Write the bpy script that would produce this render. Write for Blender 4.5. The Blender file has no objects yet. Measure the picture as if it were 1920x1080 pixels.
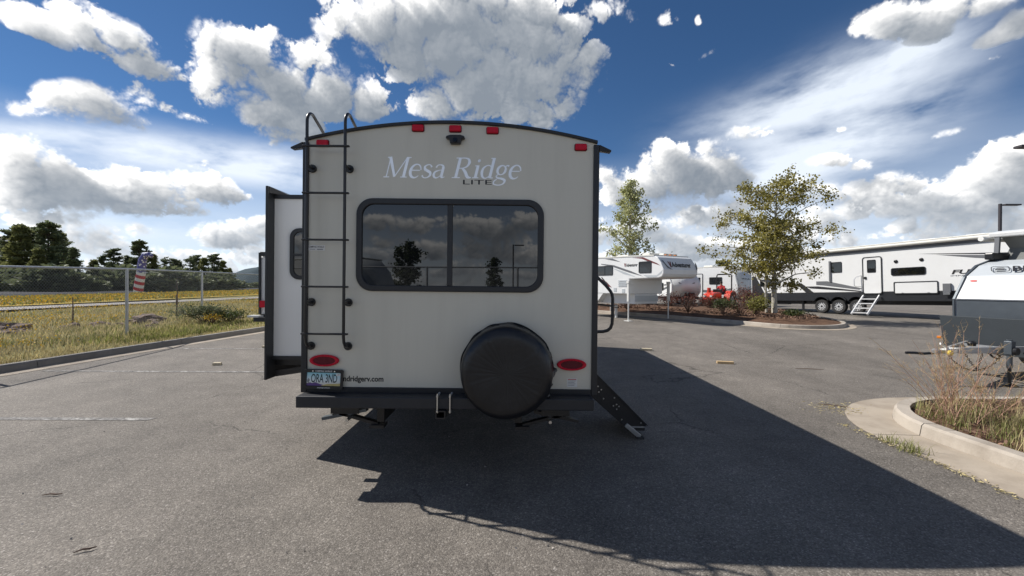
import bpy, math, random
import numpy as np
from mathutils import Vector, Matrix, Euler
R = math.radians
random.seed(7)
SC = bpy.context.scene
COL = SC.collection

# ------------------------------------------------------------------ camera
cam_d = bpy.data.cameras.new("camera"); cam = bpy.data.objects.new("camera", cam_d); COL.objects.link(cam)
cam_d.sensor_width = 36.0; cam_d.lens = 15.0; cam_d.clip_start = .05; cam_d.clip_end = 6000
cam.location = (0, 0, 1.6); cam.rotation_euler = (R(90 - .21), R(-.25), 0)
SC.camera = cam

# ------------------------------------------------------------------ exposure
SC.view_settings.view_transform = 'Standard'; SC.view_settings.look = 'None'
SC.view_settings.exposure = 0.6; SC.view_settings.gamma = 1.0
SC.view_settings.use_curve_mapping = False
SC.cycles.max_bounces = 6; SC.cycles.transparent_max_bounces = 8

# ------------------------------------------------------------------ sun
TO_SUN = Vector((-.93, .38, 1.0)).normalized()
sun_d = bpy.data.lights.new("sun", 'SUN'); sun = bpy.data.objects.new("sun", sun_d); COL.objects.link(sun)
sun_d.energy = 4.0; sun_d.angle = R(.5); sun_d.color = (1.0, .955, .89)
sun.rotation_euler = (-TO_SUN).to_track_quat('-Z', 'Y').to_euler(); sun.location = (-20, 8, 25)

# ------------------------------------------------------------------ sky
def make_clouds(CL, CIR, EW=4096, seed=5):
    """Cloud cover for the upper hemisphere as an equirectangular RGBA array."""
    rng = np.random.default_rng(seed)
    R0 = int(EW / 2 * 88 / 180); EH = EW // 2 - R0      # rows from 2 degrees under the horizon to the zenith
    N = 1024
    fy = np.fft.fftfreq(N)[:, None]; fx = np.fft.rfftfreq(N)[None, :]
    fr = np.hypot(fx, fy) + 1e-9
    white = np.fft.rfft2(rng.standard_normal((N, N)))
    octs = []
    for o in range(8):
        f0 = 4.0 * 2 ** o / N
        b = np.exp(-(np.log2(fr / f0) / 0.55) ** 2)
        a = np.fft.irfft2(np.roll(white, 97 * o, 0) * b, (N, N))
        octs.append((a / a.std()).astype(np.float32))
    def fbm(lo, hi, g):
        s = 0; t = 0
        for o in range(lo, hi):
            s = s + octs[o] * g ** (o - lo); t += g ** (2 * (o - lo))
        return (s / math.sqrt(t)).astype(np.float32)
    def billow(lo, hi, g):
        s = 0; t = 0
        for o in range(lo, hi):
            s = s + np.abs(octs[o]) * g ** (o - lo); t += g ** (o - lo)
        return (s / t).astype(np.float32)
    def samp(tex, u, v):                           # bilinear, tiling
        u = (u % 1.0) * N; v = (v % 1.0) * N
        i = u.astype(np.int32); j = v.astype(np.int32)
        a = u - i; b = v - j
        i %= N; j %= N; i1 = (i + 1) % N; j1 = (j + 1) % N
        return (tex[j, i] * (1 - a) + tex[j, i1] * a) * (1 - b) + (tex[j1, i] * (1 - a) + tex[j1, i1] * a) * b
    n_soft = fbm(0, 8, 0.62); n_bil = billow(0, 8, 0.52); n_fine = fbm(3, 8, 0.7)
    az = ((np.arange(EW, dtype=np.float32) + .5) / EW - .25) * 360.0      # 0 = +Y, right positive
    az = np.where(az > 180, az - 360, az)[None, :]
    el = ((np.arange(EH, dtype=np.float32) + .5 + R0) * 360.0 / EW - 90)[:, None]
    AZ = np.broadcast_to(az, (EH, EW)); EL = np.broadcast_to(el, (EH, EW))
    ppd = EW / 360.0; ppe = EW / 360.0
    # noise coordinates: 36 degrees of azimuth per tile, so it closes round the horizon
    U = AZ / 36.0; V = EL / 36.0
    w1 = samp(n_soft, U * 1.0 + .13, V * 1.0 + .41); w2 = samp(n_soft, U + .67, V + .09)
    big = samp(n_bil, U * 1.0 + w1 * .008, V * 1.15 + w2 * .008)
    sml = samp(n_bil, U * 3.0 + .3 + w2 * .012, V * 3.4 + .2 + w1 * .012)
    fine = samp(n_fine, U * 2.0, V * 2.2)
    lo = np.clip((14 - EL) / 12, 0, 1)             # clouds shrink towards the horizon
    bil = big * (1 - lo * .75) + sml * lo * .75
    def shift(t, st):
        dx = int(round(-st * .78 * ppd)); dy = int(round(st * .68 * ppe))
        t = np.roll(t, -dx, 1)
        return np.vstack([t[dy:], np.zeros((dy, EW), np.float32)]) if dy else t
    def layer(blobs, bil, sc, air, dk=1.0):
        S = np.zeros((EH, EW), np.float32)
        for (a0, e0, ra, re, rot, amp) in blobs:
            R = 2.1 * max(ra, re)
            j0 = max(0, int((e0 - R + 90) * ppe) - R0); j1 = min(EH, int((e0 + R + 90) * ppe) - R0 + 1)
            if j1 <= j0: continue
            c = int(((a0 / 360.0 + .25) % 1) * EW); hw = min(int(R * ppd) + 1, EW // 2 - 1)
            cols = np.arange(c - hw, c + hw + 1) % EW
            da = (np.arange(-hw, hw + 1) / ppd)[None, :]; de = el[j0:j1] - e0
            cr, sr = math.cos(math.radians(rot)), math.sin(math.radians(rot))
            x = (da * cr + de * sr) / ra; y = (-da * sr + de * cr) / re
            y = np.where(y < 0, y * 1.3, y)            # flatter underneath
            S[j0:j1, cols] += (amp * np.exp(-(x * x + y * y) * 1.1)).astype(np.float32)
        S = 1.25 * (1 - np.exp(-S))
        D = S - .36 + ((bil - .76) * .62 + fine * .03) * np.clip(S * 3.2 - .25, 0, 1)
        T = np.maximum(D, 0); T = T / (1 + .9 * T)
        edge = np.clip(samp(n_soft, U * .8 + .7, V * .8 + .2) * .5 + .5, 0, 1)
        al = np.clip((D + .03) / (.20 + .55 * edge), 0, 1); al = al * al * (3 - 2 * al) * np.clip(.35 + S * 1.1, 0, 1)
        tau = np.zeros_like(T)
        for i in range(1, 10):
            tau += shift(T, sc * .34 * i ** 1.2) * (.30 + .11 * i)
        h = T * .85 + bil * .22 + sml * .05
        rel = np.zeros_like(T)
        for st, w in ((.2, .7), (.45, .8), (1.0, .8), (2.0, .6)):
            rel += w * (h - shift(h, st * sc))
        lit = np.exp(-1.05 * dk * np.maximum(tau - .20, 0)) * np.exp(-.35 * dk * T)
        lit = np.clip(lit + rel * (.07 + .50 * lit), 0, 1.1)[..., None]
        white = np.array([1.0, .985, .96], np.float32); grey = np.array([.195, .225, .265], np.float32)
        col = grey + (white - grey) * lit
        haze = np.array([.62, .69, .78], np.float32)
        return col * (1 - air) + haze * air, al[..., None]
    # thin high veils: soft streaks inside a few wide patches
    m = np.zeros((EH, EW), np.float32)
    for (a0, e0, ra, re, rot, amp) in CIR:
        da = (AZ - a0 + 180) % 360 - 180; de = EL - e0
        cr, sr = math.cos(math.radians(rot)), math.sin(math.radians(rot))
        x = (da * cr + de * sr) / ra; y = (-da * sr + de * cr) / re
        st = samp(n_soft, (U * cr + V * sr) * .45 + .2, (-U * sr + V * cr) * 1.5 + .5)
        p = amp * np.exp(-(x * x + y * y) * 1.2) * np.clip(.86 + .30 * st, 0, 1.3)
        m = 1 - (1 - m) * (1 - np.clip(p, 0, .9))
    veil = np.clip(m, 0, .9)
    pale = np.clip(1 - EL / 17, 0, 1) ** 1.1 * .86             # pale air low down
    A = (1 - (1 - veil) * (1 - pale))[..., None]
    P = np.array([.70, .755, .83], np.float32) * A             # premultiplied
    def over(P, A, lay):
        c, a = lay
        return c * a + P * (1 - a), a + A * (1 - a)
    band = []
    for k in range(760):                                       # far bank, low over the horizon
        a0 = rng.uniform(-180, 180); e0 = rng.uniform(0, 1) * 4.6
        r = rng.uniform(.6, 1.5)
        band.append((a0, e0, r * 2.0, r * .55, rng.uniform(-4, 4), rng.uniform(.35, .9)))
    P, A = over(P, A, layer(band, sml, .3, .40, .45))
    band = []
    for k in range(300):                                       # nearer bank above it
        a0 = rng.uniform(-180, 180); e0 = rng.uniform(2.8, 8.6)
        r = rng.uniform(.8, 1.9)
        for q in range(3):
            band.append((a0 + rng.normal(0, 1.6), e0 + abs(rng.normal(0, .5)), r * rng.uniform(1, 2), r * rng.uniform(.5, .8), rng.uniform(-6, 6), rng.uniform(.25, .6)))
    P, A = over(P, A, layer(band, .5 * big + .5 * sml, .5, .15, .6))
    band = list(CL)
    for k in range(55):                                        # the rest of the sky
        a0 = rng.uniform(62, 298); e0 = rng.uniform(9, 64)
        for q in range(7):
            w = math.cos(math.radians(e0))
            band.append((a0 + rng.normal(0, 3.5) / w, e0 + rng.normal(0, 1.8), rng.uniform(2, 4) / w, rng.uniform(1.3, 2.6), rng.uniform(-20, 20), rng.uniform(.3, .7)))
    P, A = over(P, A, layer(band, bil, 1.0, np.clip(1 - EL / 11, 0, 1)[..., None] * .3))
    out = np.zeros((EW // 2, EW, 4), np.float32)
    out[R0:, :, :3] = P / np.maximum(A, 1e-4); out[R0:, :, 3] = A[..., 0]
    return out

CUMULUS = [(-49.75, 22.27, 1.75, 1.28, -4.21, 0.9), (-48.05, 21.81, 2.15, 1.16, -17.18, 0.8), (-45.36, 23.37, 1.74, 1.94, 19.89, 0.9), (-46.05, 24.77, 1.52, 0.91, 21.22, 0.7),
    (-42.96, 22.33, 2.77, 2.05, -16.92, 1.0), (-40.36, 21.57, 2.18, 1.74, -20.44, 0.8), (-38.57, 21.11, 1.29, 1.08, 14.77, 0.6), (-47.89, 15.64, 2.08, 0.97, 21.91, 0.8),
    (-45.71, 16.39, 3.04, 1.67, 15.07, 1.0), (-43.53, 16.32, 2.79, 1.78, 1.46, 1.0), (-41.39, 15.76, 1.69, 0.93, -5.95, 0.7), (-41.1, 18.34, 1.78, 1.03, -16.82, 0.7),
    (-39.01, 17.77, 2.21, 0.9, -13.61, 0.7), (-36.32, 17.23, 1.59, 0.6, 0.25, 0.55), (-33.52, 25.37, 2.75, 2.18, 13.82, 1.0), (-34.99, 23.02, 2.44, 2.43, 13.68, 1.0),
    (-31.49, 23.45, 3.41, 2.94, 11.95, 1.0), (-28.81, 21.79, 2.98, 2.42, 10.2, 1.0), (-34.99, 19.67, 1.81, 1.47, 12.21, 0.8), (-29.9, 19.4, 2.92, 1.67, 9.74, 0.9),
    (-29.9, 27.24, 1.48, 1.01, -16.63, 0.6), (-27.42, 26.13, 1.92, 1.14, -12.71, 0.6), (-24.7, 25.76, 2.2, 1.5, 9.76, 0.7), (-23.51, 26.61, 1.36, 1.06, 9.6, 0.5),
    (-21.49, 22.26, 4.5, 2.44, 7.06, 1.0), (-24.23, 20.9, 3.71, 2.55, 7.9, 1.0), (-27.7, 19.22, 3.63, 2.29, 8.69, 1.0), (-17.87, 21.43, 2.38, 1.67, 5.85, 0.8),
    (-28.81, 17.11, 2.39, 1.39, 8.45, 0.8), (-25.99, 17.17, 2.5, 1.18, 7.47, 0.7), (-18.0, 30.32, 5.71, 2.87, 6.79, 1.0), (-21.8, 29.98, 2.29, 2.14, 9.31, 0.8),
    (-12.68, 28.86, 6.53, 3.4, -3.87, 1.0), (-5.71, 31.2, 8.57, 4.07, 0.63, 1.2), (0.72, 32.62, 7.12, 2.88, -1.94, 1.1), (-4.29, 26.21, 10.71, 3.67, -0.42, 1.3),
    (2.86, 27.95, 7.07, 3.33, -2.65, 1.2), (7.27, 26.78, 3.91, 2.66, -3.72, 0.9), (-7.83, 23.13, 4.68, 2.44, 1.99, 1.0), (0.0, 22.96, 7.13, 2.47, -1.28, 1.1),
    (-9.58, 21.83, 2.81, 1.35, 2.85, 0.7), (4.65, 21.18, 2.83, 1.38, -2.05, 0.8), (-11.31, 32.36, 6.32, 2.05, 3.72, 1.0), (13.36, 32.26, 3.52, 1.71, -17.79, 0.8),
    (19.93, 30.89, 1.1, 0.71, 20.97, 0.4), (19.54, 30.25, 0.9, 0.61, -8.98, 0.34), (20.68, 30.47, 0.77, 0.88, -24.62, 0.36), (23.33, 29.9, 0.44, 0.62, -29.71, 0.4),
    (23.57, 29.46, 0.49, 0.34, 16.1, 0.3), (24.11, 26.19, 1.06, 0.6, 23.54, 0.42), (24.94, 26.56, 0.78, 0.51, 7.54, 0.36), (20.12, 26.24, 1.04, 0.42, -28.82, 0.42),
    (42.77, 24.86, 3.5, 1.91, -11.74, 1.1), (40.36, 25.24, 1.79, 1.45, -18.53, 0.8), (46.4, 24.51, 2.76, 1.13, -11.0, 1.0), (44.27, 22.86, 1.77, 0.82, -8.28, 0.6),
    (48.62, 21.31, 1.69, 0.75, 12.55, 0.8), (48.43, 19.67, 0.68, 0.35, -7.05, 0.5), (49.75, 21.67, 0.94, 1.12, 4.48, 0.7), (29.63, 17.55, 2.57, 1.25, -9.66, 0.66),
    (37.55, 13.06, 3.07, 0.92, -9.94, 0.8), (45.21, 14.18, 1.61, 0.54, 7.96, 0.6), (37.1, 16.23, 1.56, 0.55, 5.88, 0.45), (22.42, 12.95, 5.03, 2.28, -5.69, 0.9),
    (18.78, 14.08, 2.91, 2.32, -4.93, 0.9), (-48.37, 9.75, 3.42, 2.33, 10.34, 0.8), (-41.59, 9.29, 5.7, 1.57, 7.58, 0.7), (48.68, 9.0, 2.7, 2.32, -10.18, 0.8),
    (25.41, 7.21, 6.61, 1.53, -3.79, 0.7), (33.02, 5.8, 6.52, 1.31, -4.06, 0.7), (19.29, 16.37, 2.28, 1.88, -5.72, 1.0), (22.42, 14.82, 3.01, 2.25, -6.2, 1.0),
    (25.52, 14.79, 2.53, 1.95, -7.03, 1.0), (23.03, 12.46, 5.26, 1.52, -5.66, 1.0), (27.25, 12.95, 1.35, 1.7, -6.57, 0.8), (19.93, 12.39, 3.11, 1.42, -4.67, 0.8),
    (12.68, 14.17, 2.3, 1.72, -3.33, 0.9), (13.36, 11.81, 3.34, 1.88, -3.06, 0.9), (18.65, 9.55, 4.38, 1.46, -3.52, 0.7), (24.82, 8.83, 4.0, 1.27, -4.32, 0.7),
    (28.81, 9.76, 2.16, 1.1, -5.43, 0.6), (-48.99, 11.81, 1.97, 1.27, 12.77, 1.0), (-49.75, 9.49, 1.9, 2.17, 10.72, 1.0), (-47.4, 9.93, 2.02, 1.53, -4.06, 1.0),
    (-42.3, 10.22, 2.38, 1.44, 8.81, 1.0), (-39.86, 9.64, 2.65, 1.61, 7.62, 1.0), (-35.85, 10.73, 2.14, 2.03, 7.33, 1.1), (-33.42, 9.65, 2.05, 0.93, 6.05, 0.8),
    (-45.36, 8.35, 4.62, 1.28, 7.93, 1.0), (-48.37, 7.43, 2.69, 1.22, 8.03, 1.0), (-39.52, 7.53, 6.03, 0.76, 5.71, 0.8), (-47.07, 5.93, 3.94, 0.68, 6.1, 0.8),
    (48.37, 10.68, 1.99, 2.03, -11.76, 1.0), (49.75, 11.5, 1.49, 1.79, -13.15, 1.0), (47.07, 9.9, 1.95, 1.14, -10.49, 0.9), (49.75, 8.81, 1.76, 1.63, -10.28, 1.0),
    (42.77, 10.25, 2.62, 1.23, -9.43, 0.7), (40.36, 9.3, 3.2, 1.39, -7.98, 0.8), (34.02, 10.28, 3.33, 1.5, -7.05, 0.7), (45.0, 7.9, 3.08, 1.2, -7.96, 0.8),
    (36.87, 8.08, 3.93, 1.13, -6.23, 0.7), (48.05, 7.0, 2.46, 1.04, -7.82, 0.8), (33.02, 12.24, 2.47, 0.69, -7.93, 0.4)]    # azimuth, elevation, half width, half height, tilt, weight
VEILS = [(36.87, 20.15, 10.02, 3.24, 9.75, 0.78), (42.38, 21.52, 4.07, 2.73, 12.49, 0.8), (33.02, 18.65, 9.88, 2.82, 2.49, 0.62), (36.87, 15.48, 7.98, 3.86, 2.05, 0.78),
    (32.01, 12.95, 7.0, 3.55, 2.72, 0.8), (43.53, 17.46, 4.33, 2.24, 9.84, 0.35), (-39.52, 13.4, 15.29, 1.81, 3.94, 0.85), (-31.49, 13.31, 12.79, 2.12, 0.85, 0.85),
    (-46.4, 13.2, 7.04, 1.18, 12.3, 0.4), (29.9, 7.23, 13.68, 2.46, -4.92, 0.5), (-39.52, 5.89, 12.99, 1.64, 4.11, 0.5)]
world = bpy.data.worlds.new("World"); SC.world = world; world.use_nodes = True
nt = world.node_tree; nt.nodes.clear()
wo = nt.nodes.new('ShaderNodeOutputWorld'); mx = nt.nodes.new('ShaderNodeMixShader')
b1 = nt.nodes.new('ShaderNodeBackground'); b2 = nt.nodes.new('ShaderNodeBackground')
sk = nt.nodes.new('ShaderNodeTexSky'); sk.sky_type = 'NISHITA'; sk.sun_disc = False
sk.sun_elevation = math.asin(TO_SUN.z); sk.sun_rotation = math.atan2(TO_SUN.x, TO_SUN.y) % (2 * math.pi)
sk.altitude = 2600; sk.air_density = 1.0; sk.dust_density = .15; sk.ozone_density = 3.5
hs = nt.nodes.new('ShaderNodeHueSaturation'); hs.inputs['Saturation'].default_value = 1.15; nt.links.new(sk.outputs[0], hs.inputs['Color'])
def sky_image(name, px):
    im = bpy.data.images.new(name, px.shape[1], px.shape[0], alpha=False, float_buffer=True)
    im.pixels.foreach_set(np.ascontiguousarray(px, np.float32).ravel()); im.update(); im.pack()
    n = nt.nodes.new('ShaderNodeTexEnvironment'); n.image = im; n.interpolation = 'Linear'; return n
CLD = make_clouds(CUMULUS, VEILS); COV = np.repeat(CLD[..., 3:4], 4, 2); COV[..., 3] = 1; CLD[..., 3] = 1
en = sky_image("cloud_light", CLD); ec = sky_image("cloud_cover", COV)
b1.inputs[1].default_value = 0.058; b2.inputs[1].default_value = 0.9
nt.links.new(hs.outputs[0], b1.inputs[0]); nt.links.new(en.outputs[0], b2.inputs[0])
nt.links.new(ec.outputs[0], mx.inputs[0]); nt.links.new(b1.outputs[0], mx.inputs[1]); nt.links.new(b2.outputs[0], mx.inputs[2])
nt.links.new(mx.outputs[0], wo.inputs[0])

# ------------------------------------------------------------------ helpers
def tag(o, label=None, cat=None, group=None, kind=None):
    if label: o['label'] = label
    if cat: o['category'] = cat
    if group: o['group'] = group
    if kind: o['kind'] = kind
    return o
def empty(name, loc=(0, 0, 0), rz=0.0, rx=0.0, ry=0.0):
    o = bpy.data.objects.new(name, None); COL.objects.link(o)
    o.location = loc; o.rotation_euler = (rx, ry, rz); o.empty_display_size = .2
    return o
def kids(o): return [c for c in COL.objects if c.parent == o]
def copy_tree(o, parent=None):
    ch = list(o.children)
    c = o.copy(); COL.objects.link(c)
    if parent is not None: c.parent = parent
    for k in ch: copy_tree(k, c)
    return c
def link_mesh(name, me, m, parent=None, smooth=False):
    o = bpy.data.objects.new(name, me); COL.objects.link(o)
    for q in (m if isinstance(m, (list, tuple)) else [m]): me.materials.append(q)
    if smooth: me.polygons.foreach_set('use_smooth', [True] * len(me.polygons))
    if parent is not None: o.parent = parent
    return o
class MB:
    """collects shapes and links them as one mesh object"""
    def __init__(s): s.v = []; s.f = []; s.mi = []; s.cur = 0
    def add(s, v, f):
        n = len(s.v); s.v += [tuple(p) for p in v]; s.f += [tuple(i + n for i in q) for q in f]; s.mi += [s.cur] * len(f)
        return s
    def box(s, x0, x1, y0, y1, z0, z1):
        v = [(x0, y0, z0), (x1, y0, z0), (x1, y1, z0), (x0, y1, z0), (x0, y0, z1), (x1, y0, z1), (x1, y1, z1), (x0, y1, z1)]
        return s.add(v, [(0, 3, 2, 1), (4, 5, 6, 7), (0, 1, 5, 4), (1, 2, 6, 5), (2, 3, 7, 6), (3, 0, 4, 7)])
    def bar(s, a, b, w, h, up=(0, 0, 1)):
        a = Vector(a); b = Vector(b); d = (b - a).normalized(); u = Vector(up)
        sd = d.cross(u)
        if sd.length < 1e-4: sd = d.cross(Vector((1, 0, 0)))
        sd.normalize(); u = sd.cross(d)
        v = [p + sd * (i * w / 2) + u * (j * h / 2) for p in (a, b) for i, j in ((-1, -1), (1, -1), (1, 1), (-1, 1))]
        return s.add(v, [(0, 1, 2, 3), (7, 6, 5, 4), (0, 4, 5, 1), (1, 5, 6, 2), (2, 6, 7, 3), (3, 7, 4, 0)])
    def tube(s, pts, r, n=8, closed=False, caps=True):
        pts = [Vector(p) for p in pts]; m = len(pts)
        rr = r if isinstance(r, (list, tuple)) else [r] * m
        ref = None; rings = []
        for i, p in enumerate(pts):
            a = pts[i - 1] if (i or closed) else p; b = pts[(i + 1) % m] if (i < m - 1 or closed) else p
            d = (b - a).normalized()
            if ref is None:
                ref = d.orthogonal().normalized()
            ref = (ref - d * ref.dot(d))
            if ref.length < 1e-5: ref = d.orthogonal()
            ref.normalize(); q = d.cross(ref)
            rings.append([p + (ref * math.cos(2 * math.pi * k / n) + q * math.sin(2 * math.pi * k / n)) * rr[i] for k in range(n)])
        v = [p for g in rings for p in g]; f = []
        for i in range(m if closed else m - 1):
            j = (i + 1) % m
            for k in range(n): f.append((i * n + k, i * n + (k + 1) % n, j * n + (k + 1) % n, j * n + k))
        if caps and not closed: f += [tuple(range(n - 1, -1, -1)), tuple((m - 1) * n + k for k in range(n))]
        return s.add(v, f)
    def prism(s, out, lo, hi, ax='y'):
        """outline (a, b) pushed along an axis; y: a=x b=z, x: a=y b=z, z: a=x b=y"""
        mk = {'y': lambda a, b, c: (a, c, b), 'x': lambda a, b, c: (c, a, b), 'z': lambda a, b, c: (a, b, c)}[ax]
        n = len(out)
        v = [mk(a, b, lo) for a, b in out] + [mk(a, b, hi) for a, b in out]
        f = [tuple(range(n)), tuple(range(2 * n - 1, n - 1, -1))] + [(i, i + n, (i + 1) % n + n, (i + 1) % n) for i in range(n)]
        return s.add(v, f)
    def ring(s, outer, inner, lo, hi, ax='y'):
        mk = {'y': lambda a, b, c: (a, c, b), 'x': lambda a, b, c: (c, a, b), 'z': lambda a, b, c: (a, b, c)}[ax]
        n = len(outer)
        v = [mk(a, b, c) for c in (lo, hi) for o in (outer, inner) for a, b in o]
        f = []
        for i in range(n):
            j = (i + 1) % n
            f += [(i, j, n + j, n + i), (2 * n + i, 3 * n + i, 3 * n + j, 2 * n + j), (i, 2 * n + i, 2 * n + j, j), (n + i, n + j, 3 * n + j, 3 * n + i)]
        return s.add(v, f)
    def lathe(s, prof, c, ax='y', n=32, wob=None, caps=True):
        """profile (radius, position along the axis)"""
        v = []; f = []
        for i, (r, h) in enumerate(prof):
            for k in range(n):
                a = 2 * math.pi * k / n; q = r + (wob(a, h, r) if wob else 0)
                x, z = q * math.cos(a), q * math.sin(a)
                v.append({'y': (c[0] + x, c[1] + h, c[2] + z), 'x': (c[0] + h, c[1] + x, c[2] + z), 'z': (c[0] + x, c[1] + z, c[2] + h)}[ax])
        m = len(prof)
        for i in range(m - 1):
            for k in range(n): f.append((i * n + k, i * n + (k + 1) % n, (i + 1) * n + (k + 1) % n, (i + 1) * n + k))
        if caps: f += [tuple(range(n - 1, -1, -1)), tuple((m - 1) * n + k for k in range(n))]
        return s.add(v, f)
    def build(s, name, m, parent=None, smooth=False, bevel=0, seg=2):
        me = bpy.data.meshes.new(name); me.from_pydata(s.v, [], s.f)
        import bmesh
        bm = bmesh.new(); bm.from_mesh(me); bmesh.ops.recalc_face_normals(bm, faces=bm.faces); bm.to_mesh(me); bm.free()
        o = link_mesh(name, me, m, parent, smooth)
        if len(me.materials) > 1: me.polygons.foreach_set('material_index', s.mi)
        if smooth:
            md = o.modifiers.new('e', 'EDGE_SPLIT'); md.split_angle = R(38)
        if bevel:
            md = o.modifiers.new('b', 'BEVEL'); md.width = bevel; md.segments = seg; md.limit_method = 'ANGLE'; md.angle_limit = R(40)
        return o
def rrect(x0, x1, z0, z1, r, n=6):
    o = []
    for cx, cz, a0 in ((x1 - r, z1 - r, 0), (x0 + r, z1 - r, 90), (x0 + r, z0 + r, 180), (x1 - r, z0 + r, 270)):
        for k in range(n + 1):
            a = R(a0 + 90 * k / n); o.append((cx + r * math.cos(a), cz + r * math.sin(a)))
    return o
def oval(cx, cz, rx, rz, n=28): return [(cx + rx * math.cos(2 * math.pi * k / n), cz + rz * math.sin(2 * math.pi * k / n)) for k in range(n)]
def soup(name, v, f, m, parent=None, smooth=False):
    """numpy verts (n,3) and equal-sided faces (k,c) to a mesh object"""
    me = bpy.data.meshes.new(name); c = f.shape[1]
    me.vertices.add(len(v)); me.vertices.foreach_set('co', np.asarray(v, np.float32).ravel())
    me.loops.add(f.size); me.loops.foreach_set('vertex_index', np.asarray(f, np.int32).ravel())
    me.polygons.add(len(f)); me.polygons.foreach_set('loop_start', np.arange(0, f.size, c, dtype=np.int32))
    me.update(calc_edges=True)
    return link_mesh(name, me, m, parent, smooth)
def words(body, name, m, parent, o, ux, uz, w=None, h=None, bold=0.0, shear=0.0, center=False, ital=0.0):
    """flat lettering set in the plane through o along ux / uz, fitted to a width and/or height"""
    cu = bpy.data.curves.new(name, 'FONT'); cu.body = body; cu.offset = bold; cu.shear = shear; cu.resolution_u = 4
    ob = bpy.data.objects.new(name, cu); COL.objects.link(ob)
    dg = bpy.context.evaluated_depsgraph_get(); dg.update()
    me = bpy.data.meshes.new_from_object(ob.evaluated_get(dg)); bpy.data.objects.remove(ob); bpy.data.curves.remove(cu)
    me.name = name; me.materials.clear()
    co = np.empty(len(me.vertices) * 3, np.float32); me.vertices.foreach_get('co', co); co = co.reshape(-1, 3)
    lo, hi = co.min(0), co.max(0); sz = hi - lo
    sx = (w / sz[0]) if w else h / sz[1]; sy = (h / sz[1]) if h else sx
    x = (co[:, 0] - lo[0] - (sz[0] / 2 if center else 0)) * sx; y = (co[:, 1] - lo[1] - (sz[1] / 2 if center else 0)) * sy
    o = np.array(o); p = o[None] + x[:, None] * np.array(ux)[None] + y[:, None] * np.array(uz)[None]
    me.vertices.foreach_set('co', p.astype(np.float32).ravel())
    return link_mesh(name, me, m, parent)

# ------------------------------------------------------------------ materials
def N(t, k, **kw):
    n = t.nodes.new(k)
    for a, b in kw.items(): setattr(n, a, b)
    return n
def mat(name, col, rough=.5, metal=0.0, var=.08, scale=3.0, bump=0.0, bscale=60.0, spec=.5, dirt=None, dirt_amt=.0, dscale=2.0, trans=0.0, island=0.0, coat=0.0, ior=1.5, streak=False):
    m = bpy.data.materials.new(name); m.use_nodes = True; t = m.node_tree; p = t.nodes['Principled BSDF']
    p.inputs['Roughness'].default_value = rough; p.inputs['Metallic'].default_value = metal
    p.inputs['Specular IOR Level'].default_value = spec; p.inputs['IOR'].default_value = ior
    if coat: p.inputs['Coat Weight'].default_value = coat; p.inputs['Coat Roughness'].default_value = .08
    tc = N(t, 'ShaderNodeTexCoord')
    nz = N(t, 'ShaderNodeTexNoise'); nz.inputs['Scale'].default_value = scale; nz.inputs['Detail'].default_value = 5
    t.links.new(tc.outputs['Object'], nz.inputs['Vector'])
    mr = N(t, 'ShaderNodeMapRange'); mr.inputs[1].default_value = .25; mr.inputs[2].default_value = .75
    mr.inputs[3].default_value = 1 - var; mr.inputs[4].default_value = 1 + var
    t.links.new(nz.outputs[0], mr.inputs[0])
    fac = mr.outputs[0]
    if island:
        ge = N(t, 'ShaderNodeNewGeometry'); ir = N(t, 'ShaderNodeMapRange'); ir.inputs[3].default_value = 1 - island; ir.inputs[4].default_value = 1 + island
        t.links.new(ge.outputs['Random Per Island'], ir.inputs[0])
        mu = N(t, 'ShaderNodeMath', operation='MULTIPLY'); t.links.new(fac, mu.inputs[0]); t.links.new(ir.outputs[0], mu.inputs[1]); fac = mu.outputs[0]
    vm = N(t, 'ShaderNodeVectorMath', operation='SCALE'); vm.inputs[0].default_value = col[:3]
    t.links.new(fac, vm.inputs['Scale'])
    out = vm.outputs[0]
    if dirt is not None:
        n2 = N(t, 'ShaderNodeTexNoise'); n2.inputs['Scale'].default_value = dscale; n2.inputs['Detail'].default_value = 7; n2.inputs['Roughness'].default_value = .65
        if streak:
            mp = N(t, 'ShaderNodeMapping'); mp.inputs['Scale'].default_value = (5, 5, .55); t.links.new(tc.outputs['Object'], mp.inputs[0]); t.links.new(mp.outputs[0], n2.inputs['Vector'])
        else: t.links.new(tc.outputs['Object'], n2.inputs['Vector'])
        r2 = N(t, 'ShaderNodeMapRange'); r2.inputs[1].default_value = .45; r2.inputs[2].default_value = .75; r2.inputs[3].default_value = 0; r2.inputs[4].default_value = dirt_amt
        t.links.new(n2.outputs[0], r2.inputs[0])
        mixn = N(t, 'ShaderNodeMix', data_type='RGBA'); mixn.inputs[7].default_value = (*dirt, 1)
        t.links.new(r2.outputs[0], mixn.inputs[0]); t.links.new(out, mixn.inputs[6]); out = mixn.outputs[2]
    t.links.new(out, p.inputs['Base Color'])
    if bump:
        nb = N(t, 'ShaderNodeTexNoise'); nb.inputs['Scale'].default_value = bscale; nb.inputs['Detail'].default_value = 4
        t.links.new(tc.outputs['Object'], nb.inputs['Vector'])
        bp = N(t, 'ShaderNodeBump'); bp.inputs['Strength'].default_value = bump; bp.inputs['Distance'].default_value = .01
        t.links.new(nb.outputs[0], bp.inputs['Height']); t.links.new(bp.outputs[0], p.inputs['Normal'])
    if trans:
        tr = N(t, 'ShaderNodeBsdfTranslucent'); t.links.new(out, tr.inputs[0]); ms = N(t, 'ShaderNodeMixShader'); ms.inputs[0].default_value = trans
        t.links.new(p.outputs[0], ms.inputs[1]); t.links.new(tr.outputs[0], ms.inputs[2]); t.links.new(ms.outputs[0], t.nodes['Material Output'].inputs[0])
    return m
M = {}
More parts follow.
